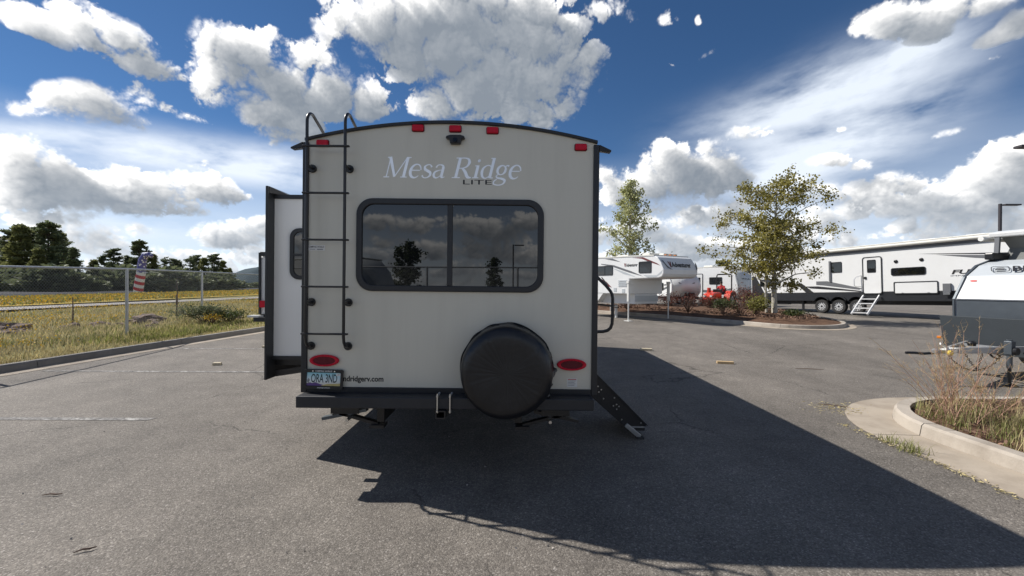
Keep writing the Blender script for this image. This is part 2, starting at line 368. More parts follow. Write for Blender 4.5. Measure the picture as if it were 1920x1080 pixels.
M['greige'] = mat('greige_fibreglass', (.645, .62, .53), .34, var=.03, scale=.9, bump=.025, bscale=2.2, dirt=(.40, .375, .32), dirt_amt=.18, dscale=1.0, streak=True)
M['gelcoat'] = mat('white_gelcoat', (.74, .745, .74), .3, var=.02, scale=.8, dirt=(.5, .47, .42), dirt_amt=.12, dscale=1.1)
M['silver'] = mat('silver_panel', (.46, .49, .51), .4, var=.03, scale=1, dirt=(.3, .3, .3), dirt_amt=.15)
M['roof'] = mat('roof_membrane', (.68, .67, .62), .7, var=.06, scale=2, bump=.1, bscale=20, dirt=(.4, .37, .3), dirt_amt=.3)
M['trim'] = mat('black_trim', (.016, .0175, .021), .42, var=.15, scale=5, bump=.05, bscale=80)
M['blackmetal'] = mat('black_powder_coat', (.018, .018, .02), .34, var=.15, scale=8, bump=.06, bscale=150)
M['bumper'] = mat('dark_grey_bumper', (.017, .019, .024), .5, var=.15, scale=4, bump=.06, bscale=60, dirt=(.06, .055, .05), dirt_amt=.2, dscale=6)
M['plastic'] = mat('black_plastic', (.012, .012, .013), .35, var=.1)
M['vinyl'] = mat('black_vinyl_cover', (.008, .0088, .0115), .36, var=.25, scale=5, bump=.7, bscale=4, dirt=(.03, .028, .026), dirt_amt=.25, dscale=5)
M['rubber'] = mat('tyre_rubber', (.022, .022, .023), .8, var=.15, scale=10, bump=.2, bscale=40, dirt=(.09, .08, .07), dirt_amt=.3)
M['alu'] = mat('brushed_aluminium', (.62, .63, .64), .32, metal=1, var=.08, scale=9, bump=.05)
M['machined'] = mat('bright_machined_alloy', (.72, .725, .73), .35, metal=.35, var=.05)
M['galv'] = mat('galvanised_steel', (.42, .43, .44), .5, metal=.7, var=.12, scale=7, bump=.05, bscale=50)
M['wire'] = mat('fence_wire', (.34, .35, .35), .55, metal=.5, var=.1)
M['bolt'] = mat('zinc_bolt', (.7, .7, .68), .3, metal=1, var=.05)
M['red'] = mat('red_lens', (.55, .008, .03), .3, var=.15, scale=30, bump=.1, bscale=160, spec=.25)
M['darkred'] = mat('dark_red_lens', (.12, .008, .016), .35, var=.2, scale=40, bump=.3, bscale=220, spec=.25)
M['glass'] = mat('tinted_glass', (.006, .007, .008), .012, var=.05, ior=1.72, spec=.5)
M['lens'] = mat('camera_lens', (.004, .004, .005), .05, var=.05)
M['letter'] = mat('silver_letter_vinyl', (.95, .935, .915), .38, metal=1.0, var=.02)
M['ink'] = mat('black_ink', (.014, .014, .016), .5, var=.05)
M['grey_ink'] = mat('grey_graphic', (.13, .135, .145), .45, var=.05)
M['maroon_ink'] = mat('maroon_graphic', (.14, .03, .03), .45, var=.05)
M['paper'] = mat('white_sticker', (.72, .72, .70), .5, var=.03)
M['redink'] = mat('red_print', (.5, .03, .03), .5, var=.05)
M['wood'] = mat('raw_pine_block', (.52, .37, .2), .75, var=.2, scale=20, bump=.2, bscale=60)
M['woodpale'] = mat('weathered_pine_block', (.56, .48, .34), .8, var=.2, scale=20, bump=.2, bscale=60)
M['redpaint'] = mat('red_tractor_paint', (.62, .05, .02), .35, var=.08, coat=.4, dirt=(.3, .2, .15), dirt_amt=.2)
M['amber'] = mat('amber_lens', (.55, .16, .01), .25, var=.1, coat=.4)
M['yellow'] = mat('yellow_ball_cap', (.7, .5, .03), .45, var=.1)
M['chain'] = mat('rusty_chain', (.09, .06, .04), .6, metal=.6, var=.3, scale=30, bump=.3, bscale=120)
M['white_metal'] = mat('white_painted_steel', (.72, .72, .69), .45, var=.04, dirt=(.4, .36, .3), dirt_amt=.2, dscale=5)
M['grey_box'] = mat('grey_checker_plate', (.085, .10, .115), .42, metal=.35, var=.12, scale=5, bump=.25, bscale=90)
M['dark_plate'] = mat('dark_stone_guard', (.017, .024, .030), .6, var=.15, scale=3, bump=.25, bscale=120)
M['canvas'] = mat('grey_canvas', (.15, .155, .15), .85, var=.08, scale=3, bump=.3, bscale=12)
M['skin'] = mat('skin', (.42, .24, .16), .6, var=.06)
M['red_shirt'] = mat('red_shirt', (.5, .03, .035), .8, var=.12, scale=10)
M['jeans'] = mat('dark_trousers', (.05, .055, .075), .85, var=.15)
M['hair'] = mat('dark_hair', (.03, .022, .018), .7, var=.2)
# --- ground materials
def asphalt():
    m = bpy.data.materials.new('aged_asphalt'); m.use_nodes = True; t = m.node_tree; p = t.nodes['Principled BSDF']; L = t.links.new
    tc = N(t, 'ShaderNodeTexCoord'); o = tc.outputs['Object']
    v1 = N(t, 'ShaderNodeTexVoronoi'); v1.inputs['Scale'].default_value = 115; L(o, v1.inputs['Vector'])
    v2 = N(t, 'ShaderNodeTexVoronoi'); v2.inputs['Scale'].default_value = 42; L(o, v2.inputs['Vector'])
    big = N(t, 'ShaderNodeTexNoise'); big.inputs['Scale'].default_value = .33; big.inputs['Detail'].default_value = 6; big.inputs['Roughness'].default_value = .6; L(o, big.inputs['Vector'])
    mid = N(t, 'ShaderNodeTexNoise'); mid.inputs['Scale'].default_value = 2.6; mid.inputs['Detail'].default_value = 6; mid.inputs['Roughness'].default_value = .7; L(o, mid.inputs['Vector'])
    fine = N(t, 'ShaderNodeTexNoise'); fine.inputs['Scale'].default_value = 26; fine.inputs['Detail'].default_value = 5; fine.inputs['Roughness'].default_value = .75; L(o, fine.inputs['Vector'])
    sep = N(t, 'ShaderNodeSeparateColor'); L(v1.outputs['Color'], sep.inputs[0])
    st = N(t, 'ShaderNodeValToRGB'); e = st.color_ramp.elements
    e[0].position = 0; e[0].color = (.118, .104, .090, 1); e[1].position = .42; e[1].color = (.166, .148, .128, 1)
    for ps, c in ((.80, (.208, .186, .160)), (.95, (.265, .237, .205)), (1.0, (.36, .33, .30))):
        q = e.new(ps); q.color = (*c, 1)
    L(sep.outputs[0], st.inputs[0])
    def ramp(src, a, b, lo, hi):
        r = N(t, 'ShaderNodeMapRange'); r.inputs[1].default_value = a; r.inputs[2].default_value = b; r.inputs[3].default_value = lo; r.inputs[4].default_value = hi; L(src, r.inputs[0]); return r.outputs[0]
    def mul(a, b):
        q = N(t, 'ShaderNodeMath', operation='MULTIPLY'); L(a, q.inputs[0]); L(b, q.inputs[1]); return q.outputs[0]
    k = mul(mul(ramp(big.outputs[0], .3, .7, .78, 1.19), ramp(mid.outputs[0], .3, .7, .84, 1.15)), ramp(fine.outputs[0], .3, .7, .78, 1.20))
    k = mul(k, ramp(v2.outputs['Distance'], .0, .5, 1.08, .88))
    # wheel paths along the lanes, a few dark drips
    mp = N(t, 'ShaderNodeMapping'); mp.inputs['Scale'].default_value = (.85, .05, 1); L(o, mp.inputs[0])
    ln = N(t, 'ShaderNodeTexNoise'); ln.inputs['Scale'].default_value = 1; ln.inputs['Detail'].default_value = 3; L(mp.outputs[0], ln.inputs['Vector'])
    k = mul(k, ramp(ln.outputs[0], .35, .65, .88, 1.10))
    ol = N(t, 'ShaderNodeTexVoronoi'); ol.inputs['Scale'].default_value = .75; ol.inputs['Randomness'].default_value = 1; L(o, ol.inputs['Vector'])
    os_ = N(t, 'ShaderNodeMath', operation='MULTIPLY_ADD'); os_.inputs[1].default_value = .12; L(mid.outputs[0], os_.inputs[0]); L(ol.outputs['Distance'], os_.inputs[2])
    k = mul(k, ramp(os_.outputs[0], .09, .16, .68, 1.0))
    # hairline cracks where a wide cell pattern and a patchy mask meet
    wv = N(t, 'ShaderNodeVectorMath', operation='MULTIPLY_ADD'); wv.inputs[1].default_value = (.35, .35, .35); L(mid.outputs[1], wv.inputs[0]); L(o, wv.inputs[2])
    cr = N(t, 'ShaderNodeTexVoronoi', feature='DISTANCE_TO_EDGE'); cr.inputs['Scale'].default_value = .34; L(wv.outputs[0], cr.inputs['Vector'])
    cm = N(t, 'ShaderNodeTexNoise'); cm.inputs['Scale'].default_value = .42; cm.inputs['Detail'].default_value = 2; L(o, cm.inputs['Vector'])
    crk = ramp(cr.outputs[0], .0, .0055, 1, 0); crk = mul(crk, ramp(cm.outputs[0], .47, .52, 0, 1))
    k = mul(k, ramp(crk, 0, 1, 1, .42))
    vm = N(t, 'ShaderNodeVectorMath', operation='SCALE'); L(st.outputs[0], vm.inputs[0]); L(k, vm.inputs['Scale'])
    L(vm.outputs[0], p.inputs['Base Color']); p.inputs['Roughness'].default_value = .82; p.inputs['Specular IOR Level'].default_value = .35
    hb = N(t, 'ShaderNodeMath', operation='MULTIPLY_ADD'); hb.inputs[1].default_value = -.6; L(v1.outputs['Distance'], hb.inputs[0]); L(fine.outputs[0], hb.inputs[2])
    h2 = N(t, 'ShaderNodeMath', operation='SUBTRACT'); L(hb.outputs[0], h2.inputs[0]); L(crk, h2.inputs[1])
    bp = N(t, 'ShaderNodeBump'); bp.inputs['Strength'].default_value = .65; bp.inputs['Distance'].default_value = .008; L(h2.outputs[0], bp.inputs['Height']); L(bp.outputs[0], p.inputs['Normal'])
    return m
def patchy(name, cols, scale, rough=.95, bump=.5, bscale=30, fscale=18):
    """ground that mixes several colours in patches with a fine grain over them"""
    m = bpy.data.materials.new(name); m.use_nodes = True; t = m.node_tree; p = t.nodes['Principled BSDF']; L = t.links.new
    tc = N(t, 'ShaderNodeTexCoord'); o = tc.outputs['Object']
    a = N(t, 'ShaderNodeTexNoise'); a.inputs['Scale'].default_value = scale; a.inputs['Detail'].default_value = 8; a.inputs['Roughness'].default_value = .68; L(o, a.inputs['Vector'])
    r = N(t, 'ShaderNodeValToRGB'); e = r.color_ramp.elements
    n = len(cols); e[0].position = .28; e[0].color = (*cols[0], 1); e[1].position = .74; e[1].color = (*cols[-1], 1)
    for i in range(1, n - 1):
        q = e.new(.28 + .46 * i / (n - 1)); q.color = (*cols[i], 1)
    L(a.outputs[0], r.inputs[0])
    f = N(t, 'ShaderNodeTexNoise'); f.inputs['Scale'].default_value = fscale; f.inputs['Detail'].default_value = 6; f.inputs['Roughness'].default_value = .7; L(o, f.inputs['Vector'])
    mr = N(t, 'ShaderNodeMapRange'); mr.inputs[1].default_value = .3; mr.inputs[2].default_value = .7; mr.inputs[3].default_value = .6; mr.inputs[4].default_value = 1.4; L(f.outputs[0], mr.inputs[0])
    vm = N(t, 'ShaderNodeVectorMath', operation='SCALE'); L(r.outputs[0], vm.inputs[0]); L(mr.outputs[0], vm.inputs['Scale'])
    L(vm.outputs[0], p.inputs['Base Color']); p.inputs['Roughness'].default_value = rough; p.inputs['Specular IOR Level'].default_value = .2
    b = N(t, 'ShaderNodeTexNoise'); b.inputs['Scale'].default_value = bscale; b.inputs['Detail'].default_value = 5; L(o, b.inputs['Vector'])
    bp = N(t, 'ShaderNodeBump'); bp.inputs['Strength'].default_value = bump; bp.inputs['Distance'].default_value = .03; L(b.outputs[0], bp.inputs['Height']); L(bp.outputs[0], p.inputs['Normal'])
    return m
M['asphalt'] = asphalt()
M['stripe'] = patchy('worn_white_line_paint', [(.13, .125, .12), (.22, .21, .20), (.50, .49, .46)], 9, bump=.3)
M['meadow'] = patchy('dry_meadow_soil', [(.15, .13, .07), (.25, .22, .10), (.18, .18, .07), (.33, .28, .16)], .8)
M['yellowband'] = patchy('flowering_verge', [(.11, .12, .04), (.30, .225, .05), (.42, .29, .035), (.20, .19, .06)], .5, fscale=6)
M['dirtroad'] = patchy('pale_gravel_track', [(.24, .22, .20), (.32, .30, .28), (.28, .26, .24)], .9, bump=.3)
M['highway'] = patchy('dark_road', [(.03, .03, .032), (.045, .045, .048), (.035, .035, .036)], .6, bump=.2)
M['earth'] = patchy('dry_plain', [(.12, .11, .05), (.18, .15, .07), (.10, .11, .05)], .05, bump=.1)
M['hill'] = patchy('haze_tinted_hill', [(.035, .06, .075), (.05, .075, .09), (.045, .07, .075)], .02, bump=.1)  # blue of the distant haze is mixed into the forest colour
M['mulch'] = patchy('brown_mulch', [(.045, .028, .02), (.10, .055, .036), (.16, .095, .06), (.07, .045, .03)], 3.5, bump=1, bscale=45, fscale=40)
M['concrete'] = mat('kerb_concrete', (.40, .355, .30), .85, var=.12, scale=1.6, bump=.25, bscale=70, dirt=(.20, .165, .13), dirt_amt=.7, dscale=2.6)
M['concrete2'] = mat('gutter_concrete', (.37, .315, .25), .85, var=.12, scale=1.4, bump=.2, bscale=70, dirt=(.19, .15, .11), dirt_amt=.7, dscale=1.9)
M['painted_white'] = mat('white_painted_panel', (.60, .605, .60), .35, var=.03, scale=1, dirt=(.4, .37, .32), dirt_amt=.2)
M['shadekerb'] = mat('shade_darkened_kerb', (.23, .215, .195), .9, var=.15, scale=1.6, bump=.3, bscale=60, dirt=(.12, .11, .10), dirt_amt=.6, dscale=1.5)  # darker kerb concrete: the shade on the left kerb's face is in the colour
M['rock'] = mat('brown_lava_rock', (.15, .105, .085), .95, var=.4, scale=6, bump=1.0, bscale=12, dirt=(.30, .22, .17), dirt_amt=.5, dscale=4)
# --- plants
M['straw'] = mat('dry_straw', (.52, .44, .23), .8, var=.25, scale=1.2, trans=.3, island=.35)
M['greenblade'] = mat('green_weed', (.24, .25, .075), .7, var=.3, scale=1.0, trans=.35, island=.4)
M['flower'] = mat('yellow_wildflower', (.55, .35, .02), .7, var=.15, trans=.3, island=.25)
M['leafB'] = mat('olive_aspen_leaf', (.27, .24, .062), .5, var=.35, scale=.9, trans=.45, island=.5)
M['leafA'] = mat('pale_aspen_leaf', (.42, .43, .21), .42, var=.3, scale=1.0, trans=.45, island=.5)
M['bark'] = mat('pale_aspen_bark', (.46, .43, .36), .8, var=.2, scale=6, bump=.4, bscale=20, dirt=(.06, .05, .04), dirt_amt=.8, dscale=9)
M['needle'] = mat('pine_needles', (.125, .150, .075), .6, var=.35, scale=.35, island=.45, trans=.35)
M['needle2'] = mat('pine_needles_olive', (.19, .20, .075), .6, var=.35, scale=.35, island=.45, trans=.35)
M['pinebark'] = mat('pine_bark', (.07, .05, .04), .9, var=.3, scale=4, bump=.5, bscale=15)
M['juniper'] = mat('juniper_foliage', (.135, .155, .08), .7, var=.35, scale=.5, island=.45, trans=.3)
M['twig'] = mat('brown_twig', (.115, .07, .05), .8, var=.25, scale=5, island=.3)
M['redtwig'] = mat('russet_weed_stem', (.40, .235, .17), .75, var=.2, scale=4, island=.3)
M['paletwig'] = mat('straw_weed_twig', (.46, .33, .17), .75, var=.2, scale=4, island=.35, trans=.2)
M['redleaf'] = mat('russet_shrub_leaf', (.14, .045, .03), .7, var=.3, island=.5, trans=.25)
M['limeleaf'] = mat('yellow_green_shrub_leaf', (.20, .19, .04), .6, var=.25, island=.4, trans=.35)
M['greenleaf'] = mat('green_shrub_leaf', (.07, .09, .025), .6, var=.25, island=.4, trans=.3)

# ------------------------------------------------------------------ ground
def g(y):
    t = max(0.0, min(y, 70.0) - 6.0); return .008 * t * t / (t + 4.0)
KERB = [(-9.6, -40), (-9.6, -4), (-9.38, 2), (-9.08, 7.4), (-8.88, 9.8), (-8.4, 14), (-8.0, 18), (-7.6, 24), (-7.2, 32), (-6.9, 40), (-6.9, 70)]
def kx(y):
    for (x0, y0), (x1, y1) in zip(KERB, KERB[1:]):
        if y <= y1: return x0 + (x1 - x0) * (y - y0) / (y1 - y0)
    return KERB[-1][0]
def sheet(name, xs, ys, zf, m, kind='structure'):
    v = []; f = []
    for j, y in enumerate(ys):
        row = xs(y) if callable(xs) else xs
        for x in row: v.append((x, y, zf(x, y)))
    n = len(row)
    for j in range(len(ys) - 1):
        for i in range(n - 1): f.append((j * n + i, j * n + i + 1, (j + 1) * n + i + 1, (j + 1) * n + i))
    me = bpy.data.meshes.new(name); me.from_pydata(v, [], f)
    o = link_mesh(name, me, m, smooth=True); o['kind'] = kind
    return o
def lin(a, b, n): return [a + (b - a) * i / (n - 1) for i in range(n)]
ysl = [-60, -40, -20, -8, 0, 4, 6, 7, 8, 9, 10, 12, 14, 16, 18, 20, 24, 28, 32, 40, 50, 60, 70]
sheet('parking_lot', lambda y: [kx(y) - .12] + lin(-6, 90, 9), ysl, lambda x, y: g(y), M['asphalt'])
sheet('plain', [-3000, -800, -200, -60, 0, 60, 200, 800, 3000], [-3000, -600, -120, -40, 0, 20, 40, 70, 120, 300, 900, 3000], lambda x, y: g(y) - .25, M['earth'])
def mh(u, y, x=0):
    """height of the meadow u metres behind the kerb"""
    t = max(0, min(1, u / 1.6)); s = t * t * (3 - 2 * t)
    return g(y) + .13 + .10 * s + (.05 * math.sin(x * 1.3 + y * .9) * math.sin(y * .7 - x * .5) if u > .5 else 0) * min(1, u)
us = [900, 300, 120, 70, 50, 40, 33, 28, 25, 22, 19, 16.5, 14.5, 12.5, 11, 9.5, 8, 7, 6, 5, 4.2, 3.4, 2.7, 2, 1.5, 1.1, .7, .35, .02]
ym = [-40, -20, -8, -2] + lin(1, 30, 59) + [32, 35, 38, 42, 48, 56, 66, 80, 120, 300, 900]
sheet('meadow', lambda y: [kx(y) - .16 - u for u in us], ym, lambda x, y: mh(kx(y) - .16 - x, y, x), M['meadow'])
def strip(name, pts, w, m, lift):
    """a band laid over the meadow along a line of points"""
    v = []; f = []
    for i, (x, y) in enumerate(pts):
        a = pts[max(0, i - 1)]; b = pts[min(len(pts) - 1, i + 1)]
        d = Vector((b[0] - a[0], b[1] - a[1])).normalized(); q = Vector((-d.y, d.x))
        for s in (1, .4, -.4, -1):
            p = Vector((x, y)) + q * (s * w / 2); v.append((p.x, p.y, g(p.y) + .23 + lift))
    for i in range(len(pts) - 1):
        for k in range(3): f.append((i * 4 + k, i * 4 + k + 1, i * 4 + k + 5, i * 4 + k + 4))
    me = bpy.data.meshes.new(name); me.from_pydata(v, [], f); o = link_mesh(name, me, m, smooth=True); o['kind'] = 'structure'; return o
TRACK = [(-28, -10), (-25.6, 10), (-25.0, 18), (-24.2, 26), (-22.6, 34), (-21.2, 42), (-19, 56), (-16, 80)]
strip('gravel_track', TRACK, 2.6, M['dirtroad'], .09)
VERGE = [(-35, -10), (-34, 15), (-33.5, 30), (-33, 45), (-32.5, 60), (-30, 90), (-26, 140)]
strip('flowering_verge', VERGE, 13, M['yellowband'], .075)
ROAD = [(-43, -10), (-44, 20), (-44.5, 36), (-47, 60), (-50, 90), (-56, 160), (-70, 320)]
hw = MB()
for (x0, y0), (x1, y1) in zip(ROAD, ROAD[1:]):
    hw.add([(x0 + 1.4, y0, g(y0) + .2), (x0, y0, g(y0) + .50), (x0 - 8, y0, g(y0) + .54), (x0 - 9.5, y0, g(y0) + .2),
            (x1 + 1.4, y1, g(y1) + .2), (x1, y1, g(y1) + .50), (x1 - 8, y1, g(y1) + .54), (x1 - 9.5, y1, g(y1) + .2)],
           [(0, 1, 5, 4), (1, 2, 6, 5), (2, 3, 7, 6)])
hw.build('highway', M['highway'])['kind'] = 'structure'
hl = MB()
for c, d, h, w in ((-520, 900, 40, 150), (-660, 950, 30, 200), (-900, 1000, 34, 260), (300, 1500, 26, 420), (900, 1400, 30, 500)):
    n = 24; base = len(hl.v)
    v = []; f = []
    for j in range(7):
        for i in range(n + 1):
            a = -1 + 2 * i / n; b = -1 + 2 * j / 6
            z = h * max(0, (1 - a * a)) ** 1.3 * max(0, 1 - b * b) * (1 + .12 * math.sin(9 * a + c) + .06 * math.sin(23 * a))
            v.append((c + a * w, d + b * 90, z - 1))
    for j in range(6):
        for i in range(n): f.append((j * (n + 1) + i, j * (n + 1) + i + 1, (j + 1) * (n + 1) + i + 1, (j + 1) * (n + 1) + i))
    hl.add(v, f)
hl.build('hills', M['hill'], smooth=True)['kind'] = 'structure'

# ------------------------------------------------------------------ kerbs: poured in lengths with open joints
def resample(p, step):
    out = [Vector(p[0])]
    for a, b in zip(p, p[1:]):
        a, b = Vector(a), Vector(b); n = max(1, int((b - a).length / step + .5))
        out += [a.lerp(b, (i + 1) / n) for i in range(n)]
    return out
def kerb_run(name, path, side, gut, parent_gap=3.05, cuts=None, top=.15, wid=.16, step=.25, first=0.0, km='concrete'):
    """side: +1 when the road lies to the left of the path. The path is the foot of the kerb face."""
    root = empty(name, (0, 0, 0)); root['kind'] = 'structure'
    P = resample(path, step); n = len(P); nor = []
    for i in range(n):
        a = P[max(0, i - 1)]; b = P[min(n - 1, i + 1)]; d = (b - a).normalized(); nor.append(Vector((-d.y, d.x)) * side)
    s = [0.0]
    for i in range(1, n): s.append(s[-1] + (P[i] - P[i - 1]).length)
    edges = [0]; nxt = parent_gap + first
    for i in range(1, n):
        if s[i] >= nxt or i == n - 1: edges.append(i); nxt = s[i] + parent_gap
    for a, b in zip(edges, edges[1:]):
        if b <= a: continue
        rows = list(range(a, b + 1))
        def sect(offs, close=True):
            v = []; f = []; m = len(offs)
            for k, i in enumerate(rows):
                pt = P[i].copy()
                if k == 0 and len(rows) > 1: pt = pt.lerp(P[rows[1]], min(.4, .006 / max(1e-4, (P[rows[1]] - pt).length)))
                if k == len(rows) - 1 and len(rows) > 1: pt = pt.lerp(P[rows[-2]], min(.4, .006 / max(1e-4, (P[rows[-2]] - pt).length)))
                z0 = g(pt.y)
                for (u, z) in offs:
                    q = pt + nor[i] * u; v.append((q.x, q.y, z0 + z))
            for k in range(len(rows) - 1):
                for e in range(m): f.append((k * m + e, k * m + (e + 1) % m, (k + 1) * m + (e + 1) % m, (k + 1) * m + e))
            f += [tuple(range(m)), tuple((len(rows) - 1) * m + e for e in range(m - 1, -1, -1))]
            return MB().add(v, f)
        sect([(.0, -.05), (0, .02), (-.018, top - .025), (-.04, top), (-wid, top), (-wid, -.05)]).build('kerb_segment', M[km], root)
        if gut: sect([(.002, -.04), (.002, .018), (gut, .007), (gut, -.04)]).build('gutter_segment', M['concrete2'], root)
    return root
kerb_run('kerb', [(kx(y), y) for y in [-6, -4, -1, 2, 4, 6, 7.4, 8.6, 9.8, 12, 14, 16, 18, 21, 24, 28, 32, 40, 50]], -1, .27, first=1.35, km='shadekerb')
# nearer planter at the right: straight west side, rounded corner, north side
cr = [(5.77 + 1.4 * math.cos(R(a)), 4.36 + 1.4 * math.sin(R(a))) for a in range(180, 89, -9)]
nearpath = [(4.37, -5.09)] + [(4.37, 4.36)] + cr + [(13, 5.76)]
kerb_run('kerb', nearpath, 1, .46, parent_gap=3.05)
def fill(name, outline, zt, m, crown=.0, step=.35):
    """ground bed inside an outline, gently crowned and uneven"""
    import bmesh
    bm = bmesh.new(); vs = [bm.verts.new((x, y, 0)) for x, y in outline]; fc = bm.faces.new(vs)
    if fc.normal.z < 0: fc.normal_flip()
    xs = [p[0] for p in outline]; ys = [p[1] for p in outline]
    x = min(xs)
    for lo, hi, ax in ((min(xs), max(xs), 0), (min(ys), max(ys), 1)):
        c = lo + step
        while c < hi:
            no = (1, 0, 0) if ax == 0 else (0, 1, 0); co = (c, 0, 0) if ax == 0 else (0, c, 0)
            bmesh.ops.bisect_plane(bm, geom=bm.verts[:] + bm.edges[:] + bm.faces[:], plane_co=co, plane_no=no); c += step
    bnd = {v for e in bm.edges if e.is_boundary for v in e.verts}
    rr = random.Random(3); bl = list(bnd)
    for v in bm.verts:
        dm = min((v.co.xy - b.co.xy).length for b in bl) if crown > .1 else 1
        v.co.z = g(v.co.y) + zt + (0 if v in bnd else (crown * min(1, dm / 3) + rr.uniform(0, .04) if crown > .1 else crown * rr.uniform(.2, 1.0)))
    me = bpy.data.meshes.new(name); bm.to_mesh(me); bm.free()
    o = link_mesh(name, me, m, smooth=True); o['kind'] = 'structure'; return o
ci = [(5.77 + 1.25 * math.cos(R(a)), 4.36 + 1.25 * math.sin(R(a))) for a in range(180, 89, -9)]
fill('planting_bed', [(4.52, -5.0), (4.52, 4.36)] + ci + [(13, 5.61), (13, -5.0)], .10, M['mulch'], .05, .3)
# island of trees further back
ISL = [(2.2, 27), (3.6, 25.6), (5.3, 23.6), (6.9, 21.6), (8.2, 19.7), (9.3, 17.8), (10.1, 16.2), (10.9, 15.78), (11.7, 15.75), (12.5, 16.1), (13.2, 16.75), (13.9, 17.8), (14.35, 18.9), (14.9, 20.6), (15.4, 22.6), (15.6, 24.6), (15.2, 26.4), (14.2, 27.6), (12.5, 28.2), (8, 28.8), (4.0, 29.2), (2.2, 28.8), (2.2, 27)]
def smooth_path(p, it=2, closed=True):
    for _ in range(it):
        q = []
        for a, b in zip(p, p[1:]):
            q += [(a[0] * .75 + b[0] * .25, a[1] * .75 + b[1] * .25), (a[0] * .25 + b[0] * .75, a[1] * .25 + b[1] * .75)]
        p = q + [q[0]] if closed else [p[0]] + q + [p[-1]]
    return p
isl = smooth_path(ISL)
kerb_run('kerb', isl, -1, .3, parent_gap=3.0, step=.4)
def inset(p, d):
    out = []
    n = len(p) - 1
    for i in range(n):
        a = Vector(p[i - 1 if i else n - 1]); b = Vector(p[(i + 1) % n]); t = (b - a).normalized()
        out.append((p[i][0] - t.y * d, p[i][1] + t.x * d))
    return out
fill('planting_bed', inset(isl, .15), .11, M['mulch'], .24, .6)
# worn parking lines
for (x0, x1, y, w) in ((-9.2, -4.25, 5.07, .1), (-8.6, -1.9, 7.85, .1), (-8.3, -2.2, 10.6, .1), (-8.1, -2.5, 13.4, .1)):
    v = [(x0, y - w / 2, g(y) + .004), (x1 - .05, y - w / 2, g(y) + .004), (x1, y + w / 2, g(y) + .004), (x0, y + w / 2, g(y) + .004)]
    o = MB().add(v, [(0, 1, 2, 3)]).build('parking_line', M['stripe']); o['kind'] = 'structure'

# ------------------------------------------------------------------ the grey trailer in the middle
S0 = .004475
T = empty('travel_trailer', (-.528, 3.58, 0), ry=R(.35))
tag(T, 'grey travel trailer seen from behind, with a black ladder and a covered spare wheel', 'travel trailer')
def arch(x): return 2.97 - .155 * (x / 1.22) ** 2
XS = lin(-1.22, 1.22, 31)
side = [(-1.22, .70), (1.22, .70)] + [(x, arch(x) - .012) for x in XS[::-1]]
MB().prism(side, .012, 8.3).build('body', M['gelcoat'], T)
MB().prism([(x * .997, z) for x, z in side], -.008, .012).build('rear_wall', M['greige'], T)
# black extrusions: roof edge, corner posts, foot
a0 = [(x, arch(x) - .016) for x in XS]; a1 = [(x, arch(x) + .010) for x in XS[::-1]]
MB().prism(a0 + a1, -.03, .06).build('roof_edge_trim', M['trim'], T, bevel=.004)
for s in (-1, 1):
    MB().box(*sorted((s * 1.188, s * 1.236)), -.026, .06, .70, 2.79).build('corner_trim', M['trim'], T, bevel=.005)
    b = MB(); q = s * 1.236
    b.add([(q, -.03, 2.79), (q, -.03, 2.735), (q + s * .095, -.04, 2.728), (q + s * .095, -.04, 2.742), (q, .05, 2.79), (q, .05, 2.75), (q + s * .095, .03, 2.730), (q + s * .095, .03, 2.742)],
          [(0, 1, 2, 3), (4, 7, 6, 5), (0, 3, 7, 4), (1, 5, 6, 2), (3, 2, 6, 7), (0, 4, 5, 1)])
    b.build('drip_spout', M['trim'], T, bevel=.004)
    MB().box(*sorted((s * 1.222, s * 1.240)), .06, 8.25, 2.758, 2.782).build('gutter_rail', M['trim'], T)
MB().box(-1.187, 1.187, -.022, .02, .69, .748).build('foot_trim', M['trim'], T, bevel=.004)
MB().box(-1.205, 1.185, -.17, -.026, .612, .706).build('bumper', M['bumper'], T, bevel=.008)
ch = MB()
for s in (-.58, .58): ch.box(s - .03, s + .03, .02, 8.0, .45, .69)
ch.box(-1.15, 1.15, .15, 8.1, .60, .70).build('underbelly', M['plastic'], T)
# marker lights
def marker(px, py):
    x = (px - 842) * S0; z = 1.6 - (py - 537) * S0
    o = MB().prism(rrect(x - .048, x + .048, z - .026, z + .026, .012, 3), -.034, -.009).build('marker_light', M['red'], T, bevel=.007)
    MB().prism(rrect(x - .053, x + .053, z - .031, z + .031, .014, 3), -.0135, -.0085).build('light_base', M['darkred'], o)
for c in ((602, 273), (779.5, 243), (849, 243.5), (918.5, 246), (1083.5, 275.5)): marker(*c)
# rear camera
cz = 1.6 + 270.5 * S0; cx = 8 * S0
cam_o = MB().prism([(cx - .08, cz + .018), (cx - .074, cz + .032), (cx - .04, cz + .042), (cx + .04, cz + .042), (cx + .074, cz + .032), (cx + .08, cz + .018), (cx + .05, cz + .004), (cx + .042, cz - .03), (cx - .042, cz - .03), (cx - .05, cz + .004)], -.055, -.009).build('rear_camera', M['plastic'], T, bevel=.006)
MB().lathe([(.018, -.012), (.02, 0), (.012, .02)], (cx, -.055, cz - .004), 'y', 16).build('camera_lens', M['lens'], cam_o, smooth=True)
